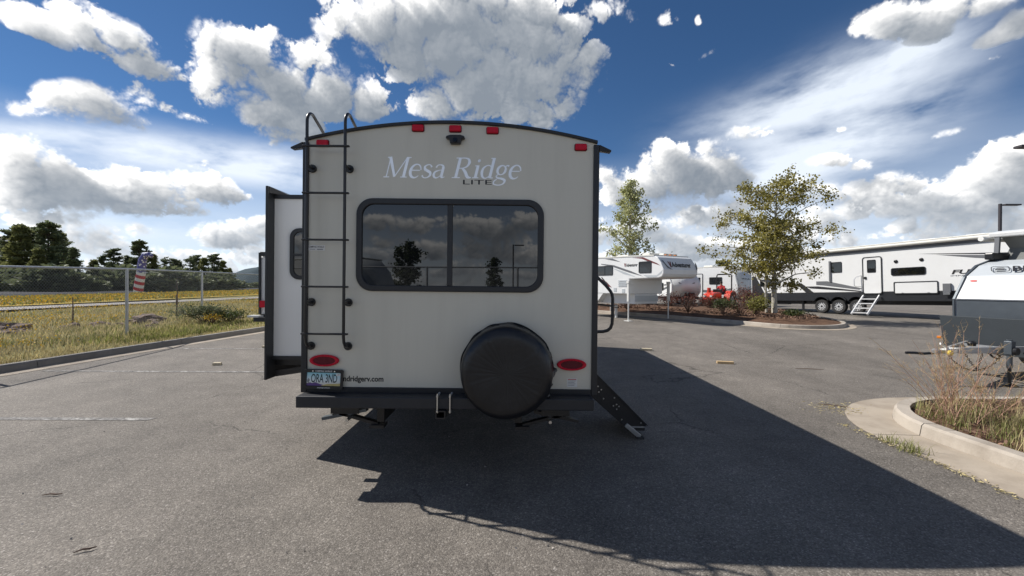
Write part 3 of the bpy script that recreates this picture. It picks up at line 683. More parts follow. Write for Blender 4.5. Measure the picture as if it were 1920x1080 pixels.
# --- drawn lettering: slanted serif name
def ribbon(mb, pts, ws, off, n=10):
    """stroke through points with changing width; Catmull-Rom smoothed"""
    P = [Vector(p) for p in pts]; W = list(ws)
    if len(P) > 2:
        q = []; w = []
        for i in range(len(P) - 1):
            p0 = P[max(0, i - 1)]; p1 = P[i]; p2 = P[i + 1]; p3 = P[min(len(P) - 1, i + 2)]
            for k in range(n):
                t = k / n
                q.append(.5 * (2 * p1 + (p2 - p0) * t + (2 * p0 - 5 * p1 + 4 * p2 - p3) * t * t + (3 * p1 - p0 - 3 * p2 + p3) * t ** 3)); w.append(W[i] + (W[i + 1] - W[i]) * t)
        P = q + [P[-1]]; W = w + [W[-1]]
    L = []; Rr = []
    for i, p in enumerate(P):
        d = (P[min(len(P) - 1, i + 1)] - P[max(0, i - 1)]).normalized(); nn = Vector((-d.y, d.x))
        L.append(p + nn * W[i] / 2); Rr.append(p - nn * W[i] / 2)
    v = [(p.x, off, p.y) for p in L] + [(p.x, off, p.y) for p in Rr]; m = len(P)
    mb.add(v, [(i, i + 1, m + i + 1, m + i) for i in range(m - 1)])
th, tn, sf = .135, .05, .05
def arc(cx, cy, rx, ry, a0, a1, n=7): return [(cx + rx * math.cos(R(a0 + (a1 - a0) * i / (n - 1))), cy + ry * math.sin(R(a0 + (a1 - a0) * i / (n - 1)))) for i in range(n)]
GLY = {
 'M': (1.16, [([(.17, 0), (.17, 1)], [tn, tn]), ([(.15, 1), (.55, .04)], [th, th * .8]), ([(.55, .04), (.95, 1)], [tn, tn]), ([(.97, 0), (.97, 1)], [th, th]),
              ([(.04, .025), (.31, .025)], [sf, sf]), ([(.82, .025), (1.13, .025)], [sf, sf]), ([(.03, .975), (.2, .975)], [sf, sf]), ([(.95, .975), (1.13, .975)], [sf, sf])]),
 'e': (.60, [([(.09, .36), (.50, .36)], [tn, tn]), (arc(.31, .325, .24, .325, 8, 318, 13), [tn, .055, .06, .06, .08, .11, .13, .135, .13, .11, .085, .06, .03])]),
 's': (.50, [([(.42, .52), (.34, .62), (.22, .635), (.10, .55), (.13, .42), (.28, .33), (.40, .25), (.42, .12), (.30, .01), (.15, .01), (.05, .12)], [.09, .05, .05, .09, .12, .13, .12, .1, .05, .05, .08])]),
 'a': (.66, [([(.13, .50), (.17, .60), (.28, .64), (.41, .60), (.46, .47), (.46, .12), (.51, .02), (.62, .06)], [.09, .06, .05, .08, .125, .125, .07, .03]),
             ([(.45, .39), (.30, .37), (.13, .29), (.09, .15), (.17, .02), (.30, .02), (.45, .16)], [.03, .05, .09, .12, .08, .05, .04])]),
 'R': (.96, [([(.22, 0), (.22, 1)], [th, th]), ([(.04, .025), (.42, .025)], [sf, sf]), ([(.04, .975), (.24, .975)], [sf, sf]),
             ([(.22, .97), (.45, .975), (.62, .92), (.69, .75), (.62, .57), (.45, .49), (.24, .48)], [tn, tn, .09, .135, .09, tn, tn]), ([(.42, .49), (.60, .30), (.76, .06), (.93, .025)], [.08, th, th, .05])]),
 'i': (.34, [([(.17, 0), (.17, .63)], [th, th]), ([(.03, .025), (.32, .025)], [sf, sf]), ([(.04, .605), (.18, .605)], [sf, sf]), (arc(.17, .85, .035, .035, 0, 360, 9), [.075] * 9)]),
 'd': (.68, [([(.50, .02), (.50, 1.0)], [th, th]), ([(.36, .975), (.52, .975)], [sf, sf]), ([(.5, .025), (.65, .025)], [sf, sf]),
             ([(.48, .52), (.38, .62), (.25, .62), (.11, .50), (.08, .30), (.14, .10), (.26, .01), (.38, .04), (.48, .16)], [.04, .05, .06, .1, .13, .1, .06, .05, .04])]),
 'g': (.64, [(arc(.29, .41, .185, .22, 0, 360, 15), [.115, .08, .055, .055, .08, .11, .12, .12, .11, .08, .055, .055, .08, .11, .115]), ([(.42, .57), (.50, .63), (.60, .61)], [.05, .06, .085]),
             ([(.18, .20), (.11, .11), (.19, .03), (.40, -.01), (.55, -.10), (.50, -.26), (.29, -.32), (.08, -.27), (.06, -.14), (.17, -.03)], [.05, .06, .08, .11, .11, .07, .05, .06, .07, .05])]),
}
def glyphs(text, x, z, h, width, slant, name, m, off):
    adv = sum(GLY[c][0] if c != ' ' else .26 for c in text); k = width / adv
    mb = MB(); q = 0
    for c in text:
        if c == ' ': q += .26; continue
        gw, st = GLY[c]
        for i, (pts, ws) in enumerate(st):
            one = MB(); ribbon(one, [(a + q, b) for a, b in pts], ws, 0)
            mb.add([((v[0]) * k + (v[2] + 0) * h * slant + x, off - .00012 * (i + 1), v[2] * h + z) for v in one.v], one.f)
        q += gw
    o = link_mesh(name, bpy.data.meshes.new(name), m, T); o.data.from_pydata(mb.v, [], mb.f); return o
glyphs('Mesa Ridge', -.575, 1.6 + 202 * S0, .172, 1.15, .24, 'name_lettering', M['letter'], -.0095)
words('LITE', 'lite_lettering', M['ink'], T, (.100, -.0095, 1.6 + 190.5 * S0), (1, 0, 0), (0, 0, 1), w=.24, h=.038)
words('highlandridgerv.com', 'web_lettering', M['ink'], T, (-1.02, -.0095, 1.6 - 183.5 * S0), (1, 0, 0), (0, 0, 1), w=.47, h=.062, bold=.028)
# --- rear window
W = MB().ring(rrect(-.785, .779, 1.552, 2.327, .135, 8), rrect(-.735, .729, 1.602, 2.277, .10, 8), -.032, .004).build('window', M['trim'], T, bevel=.008)
MB().box(-.026, .018, -.028, -.012, 1.603, 2.276).build('mullion', M['trim'], W, bevel=.004)
MB().prism(rrect(-.742, -.0265, 1.598, 2.281, .02, 2), -.014, -.011).build('pane', M['glass'], W)
MB().prism(rrect(.0185, .736, 1.598, 2.281, .02, 2), -.014, -.011).build('pane', M['glass'], W)
# --- tail lights
for (px, py) in ((609.5, 678), (1070.5, 681)):
    x = (px - 842) * S0; z = 1.6 - (py - 537) * S0
    o = MB().ring(oval(x, z, .123, .05), oval(x, z, .092, .033), -.036, -.009).build('tail_light', M['red'], T, bevel=.008)
    MB().prism(oval(x, z, .0925, .0335), -.028, -.0105).build('lens', M['darkred'], o)
# --- number plate in its frame
PL = MB().ring(rrect(-.16, .16, -.083, .083, .012, 3), rrect(-.137, .137, -.052, .056, .006, 3), -.012, .0).build('licence_plate', M['plastic'], T, bevel=.003)
PL.location = (-1.037, -.038, .815); PL.rotation_euler = (R(-4), R(1.6), R(3))
def skyplate():
    m = bpy.data.materials.new('number_plate_print'); m.use_nodes = True; t = m.node_tree; p = t.nodes['Principled BSDF']
    tc = N(t, 'ShaderNodeTexCoord'); sp = N(t, 'ShaderNodeSeparateXYZ'); t.links.new(tc.outputs['Object'], sp.inputs[0])
    mr = N(t, 'ShaderNodeMapRange'); mr.inputs[1].default_value = -.05; mr.inputs[2].default_value = .055; t.links.new(sp.outputs[2], mr.inputs[0])
    r = N(t, 'ShaderNodeValToRGB'); e = r.color_ramp.elements; e[0].position = .0; e[0].color = (.75, .66, .55, 1); e[1].position = 1; e[1].color = (.25, .58, .68, 1)
    q = e.new(.42); q.color = (.72, .80, .80, 1)
    t.links.new(mr.outputs[0], r.inputs[0]); t.links.new(r.outputs[0], p.inputs['Base Color']); p.inputs['Roughness'].default_value = .4
    return m
M['plate'] = skyplate(); M['purple'] = mat('purple_print', (.12, .06, .22), .5, var=.1); M['sand'] = mat('sand_print', (.62, .5, .2), .5, var=.15, scale=30); M['green_ink'] = mat('dark_green_print', (.01, .035, .035), .5, var=.05)
MB().box(-.152, .152, -.004, -.001, -.078, .078).build('plate_face', M['plate'], PL)
words('ORA 3ND', 'plate_number', M['green_ink'], PL, (-.102, -.0047, -.026), (1, 0, 0), (0, 0, 1), w=.212, h=.070, bold=.012)
MB().prism([(-.136, -.052), (-.136, -.034), (-.11, -.026), (-.09, -.032), (-.07, -.024), (-.05, -.03), (-.03, -.038), (.0, -.046), (.01, -.052)], -.0046, -.0042).build('mountain_print', M['purple'], PL)
MB().prism([(-.02, -.052), (.0, -.045), (.03, -.036), (.08, -.034), (.136, -.031), (.136, -.052)], -.0049, -.0043).build('desert_print', M['sand'], PL)
c = MB()
c.box(-.126, -.120, -.0050, -.0046, -.04, .006).box(-.133, -.129, -.0051, -.0046, -.018, -.002).box(-.131, -.126, -.0052, -.0046, -.022, -.017).box(-.117, -.113, -.0053, -.0046, -.014, .002).box(-.120, -.115, -.0054, -.0046, -.018, -.013)
c.build('cactus_print', M['grey_ink'], PL)
MB().box(.100, .135, -.0052, -.0046, .030, .052).build('year_sticker', M['paper'], PL)
words('24', 'year_print', M['grey_ink'], PL, (.110, -.0058, .035), (1, 0, 0), (0, 0, 1), w=.016, h=.012)
words('CAMPING WORLD', 'frame_lettering', M['paper'], PL, (-.068, -.0128, .062), (1, 0, 0), (0, 0, 1), w=.136, h=.013, bold=.02)
words('campingworld.com', 'frame_lettering', M['paper'], PL, (-.046, -.0128, -.074), (1, 0, 0), (0, 0, 1), w=.105, h=.012, bold=.02)
for x in (-.088, .088): MB().prism(oval(x, .068, .006, .006, 10), -.0145, -.011).build('screw', M['bolt'], PL)
# --- stickers
x = (1072 - 842) * S0; z = 1.6 - (715.5 - 537) * S0
st = MB().box(x - .043, x + .043, -.0098, -.0085, z - .036, z + .036).build('warning_sticker', M['paper'], T)
MB().box(x - .036, x + .036, -.0104, -.0095, z + .025, z + .031).build('warning_band', M['redink'], st)
for k in range(4): MB().box(x - .036, x + .03 - .01 * (k % 2), -.0104, -.0095, z + .014 - k * .012, z + .017 - k * .012).build('print_line', M['grey_ink'], st)
x = (591.5 - 842) * S0; z = 1.6 - (468 - 537) * S0
st = MB().box(x - .072, x + .072, -.0098, -.0085, z - .022, z + .022).build('dealer_sticker', M['paper'], T)
words('CAMPING WORLD', 'sticker_lettering', M['ink'], st, (x - .066, -.0103, z + .001), (1, 0, 0), (0, 0, 1), w=.130, h=.015, bold=.01)
MB().box(x - .055, x - .01, -.0103, -.0095, z - .014, z - .010).build('print_line', M['grey_ink'], st)
MB().box(x + .005, x + .055, -.0103, -.0095, z - .015, z - .009).build('print_line', M['grey_ink'], st)
# --- roof ladder
LD = empty('ladder', (0, 0, 0)); LD.parent = T
yl = -.125
for xr in (-1.152, -.843):
    zr = arch(xr)
    pts = [(xr, -.03, 1.09), (xr, -.06, 1.092), (xr, -.09, 1.105), (xr, -.115, 1.135), (xr, yl, 1.18), (xr, yl, 1.6), (xr, yl, 2.1), (xr, yl, 2.6), (xr, yl, 2.88)]
    pts += [(xr, yl + .085 * (1 - math.cos(R(a))), 2.925 + .085 * math.sin(R(a))) for a in (0, 15, 30, 45, 60, 75, 90, 105, 118)] + [(xr, .12, 2.955), (xr, .19, 2.925), (xr, .245, 2.895), (xr, .275, zr + .03), (xr, .285, zr - .01)]
    MB().tube(pts, .0125, 10).build('rail', M['blackmetal'], LD, smooth=True)
    for z in (2.568, 1.455, 1.09):
        o = MB().lathe([(.030, -.030), (.034, -.024), (.034, -.012), (.030, -.008)], (xr - .004, 0, z), 'y', 20).build('standoff_foot', M['plastic'], LD, smooth=True)
        MB().lathe([(.012, -.034), (.012, -.029)], (xr - .004, 0, z), 'y', 10).build('screw_cap', M['blackmetal'], o)
        if z > 1.2: MB().tube([(xr, -.02, z), (xr, yl, z + .004)], .011, 8).build('standoff', M['blackmetal'], LD, smooth=True)
for z in (2.722, 2.343, 1.965, 1.585, 1.203):
    o = MB().box(-1.186, -.806, -.014, .014, -.008, .008).build('rung', M['blackmetal'], LD, bevel=.006); o.location = (0, yl - .004, z)
# --- spare wheel under its cover
def wob(a, h, r):
    from mathutils import noise
    k = max(0, min(1, (h + .24) / .18)); lr = max(0, math.cos(a + .55)) ** 2     # looser, deeper gathers low on the right
    n1 = noise.noise((3.2 * math.cos(a), 3.2 * math.sin(a), 4 * h)); n2 = noise.noise((8 * math.cos(a), 8 * math.sin(a), 7 + 6 * h)); n3 = noise.noise((1.6 * math.cos(a), 1.6 * math.sin(a), 9 + 3 * h))
    return k * ((.008 + .035 * lr) * n1 + (.008 + .028 * lr) * n2 + .012 * lr) + .007 * n3
spare = empty('spare_wheel', (.482, 0, .925)); spare.parent = T
prof = [(.20, -.035), (.30, -.045), (.345, -.055), (.368, -.075), (.374, -.10), (.366, -.125), (.366, -.16), (.368, -.21), (.362, -.25), (.350, -.28), (.325, -.302), (.30, -.310), (.27, -.312), (.2, -.310), (.1, -.308), (.02, -.308)]
wc = MB().lathe(prof[::-1], (0, 0, 0), 'y', 180, wob)
from mathutils import noise as _ns
for i, (x, y, z) in enumerate(wc.v):                                        # the face is drawn tight but not quite flat
    if y < -.22:
        r_ = math.hypot(x, z); a_ = math.atan2(z, x)
        wc.v[i] = (x, y + (.007 * _ns.noise((x * 4, z * 4, 3.1)) + .0012 * _ns.noise((14 * math.cos(a_), 14 * math.sin(a_), r_ * 4))) * min(1, r_ / .1), z)
wc.build('wheel_cover', M['vinyl'], spare, smooth=True)
e = MB(); e.tube([(.377 * math.cos(2 * math.pi * k / 120) * (1 + .010 * math.sin(11 * 2 * math.pi * k / 120 + 1.5 * math.sin(2 * math.pi * k / 40))), -.085 + .008 * math.sin(13 * 2 * math.pi * k / 120), .377 * math.sin(2 * math.pi * k / 120) * (1 + .010 * math.sin(11 * 2 * math.pi * k / 120 + 1.5 * math.sin(2 * math.pi * k / 40)))) for k in range(120)], .007, 6, closed=True)
e.build('cover_hem', M['vinyl'], spare, smooth=True)
f = MB(); rr = random.Random(5)
for k, (ad, ex, w) in enumerate(((12, .012, .012), (-4, .030, .020), (-22, .018, .014), (-36, .032, .022), (-52, .020, .016), (-66, .010, .012))):   # loose folds bunched at lower right
    a = R(ad); r1 = .362 + ex
    f.tube([(.345 * math.cos(a - .02), -.215, .345 * math.sin(a - .02)), (.362 * math.cos(a + .03), -.175, .362 * math.sin(a + .03)), (r1 * math.cos(a + .08), -.125, r1 * math.sin(a + .08)), (.36 * math.cos(a + .14), -.07, .36 * math.sin(a + .14))], [.003, w * .7, w, .004], 8)
f.build('cover_folds', M['vinyl'], spare, smooth=True)['kind'] = 'stuff'
MB().lathe([(.05, -.06), (.05, .0)], (0, 0, 0), 'y', 16).build('carrier_post', M['blackmetal'], spare)
# --- hitch receiver and its bolts
hx = (828 - 960) * .0043 + .528
MB().ring(rrect(hx - .04, hx + .04, .545, .61, .006, 2), rrect(hx - .03, hx + .03, .555, .60, .004, 2), -.20, .3).build('hitch_receiver', M['blackmetal'], T)
for px in (818.5, 842.5):
    x = (px - 960) * .0042 + .528
    o = MB().tube([(x, -.19, .59), (x, -.19, .742)], .006, 8).build('clamp_bolt', M['bolt'], T, smooth=True)
    MB().tube([(x, -.19, .722), (x + .012, -.15, .742)], .009, 6).build('clamp_saddle', M['galv'], o)
    MB().lathe([(.012, 0), (.012, .014)], (x, -.19, .596), 'z', 6).build('nut', M['bolt'], o); MB().lathe([(.012, 0), (.012, .014)], (x, -.19, .716), 'z', 6).build('nut', M['bolt'], o)
# --- stabiliser jacks
for s in (-1, 1):
    j = empty('stabiliser_jack', (0, 0, 0)); j.parent = T
    MB().box(s * .9 - .12, s * .9 + .12, .06, .14, .50, .60).build('jack_bracket', M['blackmetal'], j)
    MB().bar((s * .72, .10, .53), (s * 1.10, .10, .45), .06, .025).build('jack_arm', M['grey_box'] if s < 0 else M['blackmetal'], j)
    MB().bar((s * .95, .10, .50), (s * .62, .10, .41), .06, .025).build('jack_arm', M['blackmetal'], j)
    MB().box(s * .62 - .06, s * .62 + .06, .04, .16, .385, .41).build('jack_pad', M['blackmetal'], j)
    MB().tube([(s * .85, -.02, .47), (s * .85, .12, .47)], .014, 6).build('jack_screw', M['bolt'], j)
# --- wheels
for s in (-1, 1):
    for y in (4.1, 4.95):
        w = empty('wheel', (s * 1.07, y, .36)); w.parent = T
        MB().lathe([(.20, -.1), (.33, -.105), (.36, -.08), (.36, .08), (.33, .105), (.20, .1)], (0, 0, 0), 'x', 32, caps=False).build('tyre', M['rubber'], w, smooth=True)
        MB().lathe([(.02, -.06), (.12, -.07), (.2, -.085), (.2, .085), (.12, .07), (.02, .06)], (0, 0, 0), 'x', 24).build('rim', M['galv'], w, smooth=True)
# --- slide-out room on the left
SL = empty('slide_out', (0, 0, 0)); SL.parent = T
MB().box(-1.88, -1.225, .72, 4.3, .874, 2.47).build('slide_wall', M['gelcoat'], SL)
MB().box(-1.905, -1.881, .60, 4.42, .66, 2.565).build('slide_flange', M['trim'], SL, bevel=.004)
MB().box(-1.879, -1.24, .70, .73, 2.46, 2.50).build('slide_top_trim', M['trim'], SL)
MB().box(-1.879, -1.24, .70, .73, .845, .880).build('slide_foot_trim', M['trim'], SL)
b = MB(); b.add([(-1.879, .62, 2.565), (-1.879, .62, 2.50), (-1.75, .80, 2.50), (-1.879, 4.3, 2.565), (-1.879, 4.3, 2.50), (-1.75, 4.3, 2.50)], [(0, 1, 2), (3, 5, 4), (0, 2, 5, 3), (0, 3, 4, 1), (1, 4, 5, 2)]); b.build('topper_bracket', M['trim'], SL)
MB().box(-1.878, -1.23, .76, 4.3, .78, .873).build('slide_floor', M['plastic'], SL)
MB().bar((-1.86, .74, .70), (-1.23, .74, .80), .04, .06).build('slide_arm', M['blackmetal'], SL)
w = MB().ring(rrect(-1.715, -1.36, 1.65, 2.165, .09, 6), rrect(-1.675, -1.40, 1.69, 2.125, .06, 6), .695, .723).build('slide_window', M['trim'], SL, bevel=.006)
MB().prism(rrect(-1.68, -1.395, 1.685, 2.13, .03, 3), .708, .712).build('pane', M['glass'], w)
MB().box(-1.676, -1.40, .700, .707, 1.885, 1.91).build('mullion', M['trim'], w)
# --- entry handle and fold-down steps on the right
hp = [(1.222, .87, 1.80), (1.30, .87, 1.775), (1.40, .87, 1.715), (1.50, .87, 1.62), (1.545, .87, 1.565), (1.562, .87, 1.535), (1.57, .87, 1.49), (1.57, .87, 1.30), (1.566, .87, 1.225), (1.55, .87, 1.18), (1.52, .87, 1.155), (1.47, .87, 1.142), (1.35, .87, 1.14), (1.222, .87, 1.14)]
MB().tube(hp, .017, 10).build('entry_handle', M['blackmetal'], T, smooth=True)
SP = empty('entry_steps', (0, 0, 0)); SP.parent = T
for i, y in enumerate((.94, 1.62)):
    o = MB().prism([(1.28, .80), (1.955, .155), (1.955, .135), (1.735, .135), (1.68, .17), (1.30, .505), (1.28, .505)], y - .006, y + .006).build('stringer', M['blackmetal'], SP, bevel=.002)
    MB().bar((1.30, y - .012, .80), (1.962, y - .012, .150), .036, .010, up=(.69, 0, .72)).build('stringer_lip', M['blackmetal'], o)
    if i == 0:
        for px, pz in ((1.405, .615), (1.44, .555), (1.415, .525), (1.475, .52), (1.45, .495), (1.50, .425), (1.615, .435), (1.64, .365), (1.605, .35), (1.665, .345), (1.64, .315), (1.695, .205), (1.90, .172)):
            MB().lathe([(.007, -.004), (.009, 0)], (px, y - .006, pz), 'y', 8).build('bolt', M['bolt'], o)
    MB().bar((1.735, y - .02, .155), (1.885, y - .02, .030), .02, .045, up=(.64, 0, .77)).build('step_leg', M['alu'], SP, bevel=.002)
    MB().box(1.845, 1.925, y - .05, y + .02, .0, .032).build('foot_pad', M['rubber'], SP, bevel=.006)
for k in range(4): MB().box(1.30 + .155 * k, 1.48 + .155 * k, .95, 1.61, .52 - .145 * k, .55 - .145 * k).build('step_tread', M['blackmetal'], SP)
MB().box(1.20, 1.33, .96, 1.60, .44, .56).build('step_mount', M['blackmetal'], SP)
MB().lathe([(.03, -.05), (.03, .01)], (1.33, .93, .47), 'y', 12).build('pivot', M['blackmetal'], SP)
b = MB().lathe([(.10, 0), (.09, .02), (.06, .035), (.02, .038)], (1.222, .55, 2.36), 'x', 20).build('porch_speaker', M['plastic'], T, smooth=True)
for (y0, y1) in ((2.2, 2.6), (5.6, 6.0)):
    MB().box(-.2, .2, y0, y1, 2.955, 3.05).build('roof_vent', M['gelcoat'], T, bevel=.03)
# --- right-hand side: entry door beside the steps and two windows
D = MB().ring(rrect(.96, 1.66, .74, 2.52, .1, 5), rrect(1.0, 1.62, .78, 2.48, .07, 5), 1.216, 1.246, 'x').build('door', M['trim'], T)
MB().prism(rrect(.995, 1.625, .775, 2.485, .07, 5), 1.219, 1.236, 'x').build('door_panel', M['gelcoat'], D)
MB().prism(rrect(1.14, 1.48, 1.75, 2.3, .05, 4), 1.234, 1.240, 'x').build('pane', M['glass'], D)
MB().box(1.237, 1.27, 1.03, 1.10, 1.45, 1.58).build('handle', M['plastic'], D)
for y0, y1 in ((2.6, 3.9), (5.6, 6.7)):
    w = MB().ring(rrect(y0, y1, 1.55, 2.2, .09, 5), rrect(y0 + .04, y1 - .04, 1.59, 2.16, .06, 5), 1.216, 1.244, 'x').build('window', M['trim'], T)
    MB().prism(rrect(y0 + .035, y1 - .035, 1.585, 2.165, .06, 5), 1.218, 1.230, 'x').build('pane', M['glass'], w)

# ------------------------------------------------------------------ other trailers
def wheel(parent, x, y, z, r=.37, w=.24, spokes=0, out=-1):
    """trailer wheel turning about the local y axis; out = side the rim faces"""
    e = empty('wheel', (x, y, z)); e.parent = parent
    MB().lathe([(r * .62, -w / 2), (r * .95, -w / 2), (r, -w / 3), (r, w / 3), (r * .95, w / 2), (r * .62, w / 2)], (0, 0, 0), 'y', 36, caps=False).build('tyre', M['rubber'], e, smooth=True)
    if spokes:
        b = MB().lathe([(.02, out * w * .10), (r * .6, out * w * .10), (r * .63, out * w * .42), (r * .60, out * w * .42), (r * .58, out * w * .2)], (0, 0, 0), 'y', 32)
        rim = b.build('rim', M['plastic'], e, smooth=True)
        for k in range(spokes):
            a = 2 * math.pi * k / spokes
            MB().bar((.06 * math.cos(a), out * w * .36, .06 * math.sin(a)), (r * .57 * math.cos(a + .08), out * w * .34, r * .57 * math.sin(a + .08)), .036, .030, up=(0, 1, 0)).build('spoke', M['machined'], e)
        MB().ring(oval(0, 0, r * .63, r * .63, 28), oval(0, 0, r * .585, r * .585, 28), *sorted((out * w * .38, out * w * .45))).build('rim_ring', M['machined'], e)
        MB().lathe([(.075, out * w * .34), (.05, out * w * .48), (.01, out * w * .50)], (0, 0, 0), 'y', 14).build('hub_cap', M['plastic'], e, smooth=True)
    else:
        MB().lathe([(.03, out * w * .3), (r * .35, out * w * .4), (r * .62, out * w * .25), (r * .62, -out * w * .25)], (0, 0, 0), 'y', 24).build('rim', M['galv'], e, smooth=True)
    return e
def side_window(parent, x0, x1, z0, z1, y=0.0, r=.06, n=1):
    w = MB().ring(rrect(x0, x1, z0, z1, r, 4), rrect(x0 + .035, x1 - .035, z0 + .035, z1 - .035, r * .6, 4), y - .022, y + .004).build('window', M['trim'], parent)
    MB().prism(rrect(x0 + .03, x1 - .03, z0 + .03, z1 - .03, r * .6, 4), y - .010, y - .006).build('pane', M['glass'], w)
    for k in range(1, n):
        q = x0 + (x1 - x0) * k / n; MB().box(q - .015, q + .015, y - .019, y - .011, z0 + .034, z1 - .034).build('mullion', M['trim'], w)
    return w
def decal(parent, pts, m, y, name='stripe'):
    return MB().prism(pts, y - .004, y - .001).build(name, m, parent)

# --- long white fifth-wheel with three axles: local x from its rear to its nose, near side at y = 0
F = empty('fifth_wheel_trailer', (16.2, 28.8, .02), rz=math.atan2(-.922, .388), ry=-R(1.65))
tag(F, 'long white toy hauler with three wheels in a row and open entry steps', 'travel trailer')
FL = 12.9
MB().prism([(0, 1.17), (10.9, 1.17), (11.2, 1.75), (12.9, 1.95), (12.9, 3.3), (12.5, 3.6), (.12, 3.6), (0, 3.4)], 0, 2.5).build('body', M['gelcoat'], F, bevel=.03)
sk = [(0, .70)]
for cx in (4.46, 5.36, 6.26):
    sk += [(cx - .47, .70)] + [(cx + .45 * math.cos(R(a)), .50 + .45 * math.sin(R(a))) for a in (155, 125, 90, 55, 25)] + [(cx + .44, .74)]
sk += [(6.80, .70), (10.9, .70), (10.9, 1.168), (0, 1.168)]
MB().prism(sk, .012, 2.48).build('skirt', M['trim'], F)
for cx in (4.46, 5.36, 6.26):
    o = [(cx + .50 * math.cos(R(a)), .50 + .50 * math.sin(R(a))) for a in range(150, 29, -12)]; i = [(cx + .425 * math.cos(R(a)), .50 + .425 * math.sin(R(a))) for a in range(30, 151, 12)]
    MB().prism(o + i, -.05, .02).build('wheel_arch', M['trim'], F)
    wheel(F, cx, .12, .385, .375, .25, 12)
MB().box(0, 12.6, -.03, 2.53, 3.60, 3.655).build('roof_edge', M['roof'], F, bevel=.015)
aw = MB().tube([(3.6, -.10, 3.50), (11.9, -.10, 3.50)], .085, 12).build('awning_roll', M['roof'], F, smooth=True)
MB().box(3.5, 12.0, -.05, -.005, 3.30, 3.42).build('awning_rail', M['grey_ink'], F)
MB().prism([(.02, 3.18), (12.4, 3.26), (12.4, 3.42), (.02, 3.38)], -.004, -.002).build('top_band', M['silver'], F)
for x in (8.9, 10.6, 2.2): MB().box(x - .35, x + .35, .9, 1.6, 3.655, 3.77).build('roof_unit', M['gelcoat'], F, bevel=.07)
# entry door with its window and handle
D = MB().ring(rrect(6.58, 7.46, 1.06, 3.02, .12, 5), rrect(6.62, 7.42, 1.10, 2.98, .09, 5), -.035, .0).build('door', M['trim'], F)
MB().prism(rrect(6.625, 7.415, 1.105, 2.975, .09, 5), -.02, -.003).build('door_panel', M['gelcoat'], D)
MB().ring(rrect(6.80, 7.20, 2.18, 2.86, .05, 4), rrect(6.84, 7.16, 2.22, 2.82, .04, 4), -.030, -.019).build('door_window_frame', M['trim'], D)
MB().prism(rrect(6.83, 7.17, 2.21, 2.83, .04, 4), -.024, -.0205).build('pane', M['glass'], D)
MB().box(6.66, 6.76, -.06, -.021, 1.86, 1.98).build('handle', M['plastic'], D)
MB().tube([(6.52, -.01, 2.06), (6.36, -.16, 1.98), (6.30, -.24, 1.86), (6.30, -.24, 1.52), (6.36, -.18, 1.46), (6.52, -.01, 1.46)], .017, 6).build('entry_handle', M['alu'], F, smooth=True)
E = empty('entry_steps', (0, 0, 0)); E.parent = F
for x in (6.62, 7.34): MB().bar((x, -.05, .98), (x, -1.15, .02), .05, .10, up=(0, .66, .75)).build('stringer', M['machined'], E)
for k in range(4): MB().box(6.64, 7.32, -.34 - .27 * k, -.09 - .27 * k, .78 - .235 * k, .83 - .235 * k).build('step_tread', M['machined'], E)
side_window(F, 7.84, 9.22, 1.97, 2.36, r=.09)
side_window(F, 5.03, 5.58, 2.28, 2.88, n=1)
side_window(F, .65, 1.5, 1.62, 2.08)
for x, z in ((8.05, 2.69), (9.06, 2.70)): MB().lathe([(.03, -.05), (.08, -.03), (.085, -.002)], (x, 0, z), 'y', 18).build('outside_speaker', M['plastic'], F, smooth=True)
B = MB().ring(rrect(7.94, 9.66, 1.05, 1.66, .06, 4), rrect(7.98, 9.62, 1.09, 1.62, .04, 4), -.03, .0).build('storage_door', M['trim'], F)
MB().prism(rrect(7.985, 9.615, 1.095, 1.615, .04, 4), -.015, -.003).build('door_panel', M['gelcoat'], B)
for x in (8.3, 9.3): MB().box(x - .03, x + .03, -.04, -.016, 1.09, 1.13).build('latch', M['alu'], B)
B = MB().ring(rrect(10.45, 11.1, 1.25, 1.70, .06, 4), rrect(10.49, 11.06, 1.29, 1.66, .04, 4), -.03, .0).build('storage_door', M['trim'], F)
MB().prism(rrect(10.495, 11.055, 1.295, 1.655, .04, 4), -.015, -.003).build('door_panel', M['gelcoat'], B)
o = MB().box(9.84, 10.12, -.10, -.001, 1.10, 1.52).build('outside_shower_box', M['grey_ink'], F, bevel=.01)
MB().box(9.86, 10.10, -.12, -.101, 1.0, 1.10).build('socket_strip', M['alu'], o)
MB().box(4.93, 5.02, -.06, -.001, 1.80, 2.95).build('awning_arm', M['grey_ink'], F)
MB().box(2.74, 2.79, -.02, -.002, 1.18, 2.75).build('seam_trim', M['grey_ink'], F)
decal(F, [(8.95, 2.985), (12.2, 2.74), (12.2, 2.66), (9.5, 2.92)], M['ink'], 0)
decal(F, [(9.6, 2.88), (12.2, 2.62), (12.2, 2.42), (10.9, 2.62)], M['grey_ink'], 0)
decal(F, [(4.2, 1.83), (4.8, 1.82), (6.55, 1.37), (6.4, 1.30), (4.6, 1.58), (4.2, 1.62)], M['grey_ink'], 0)
decal(F, [(3.5, 1.55), (4.3, 1.54), (6.5, 1.24), (6.5, 1.19), (3.9, 1.42)], M['ink'], 0)
decal(F, [(3.0, 1.75), (3.35, 1.75), (4.05, 1.18), (3.6, 1.18)], M['ink'], 0)
decal(F, [(0.05, 2.3), (.35, 2.3), (.95, 1.18), (.05, 1.18)], M['ink'], 0)
decal(F, [(.47, 2.3), (.58, 2.3), (1.18, 1.18), (1.04, 1.18)], M['grey_ink'], 0)
words('FUZ', 'name_lettering', M['ink'], F, (10.13, -.006, 1.93), (1, 0, 0), (0, 0, 1), w=1.0, h=.20, bold=.03, shear=.2)
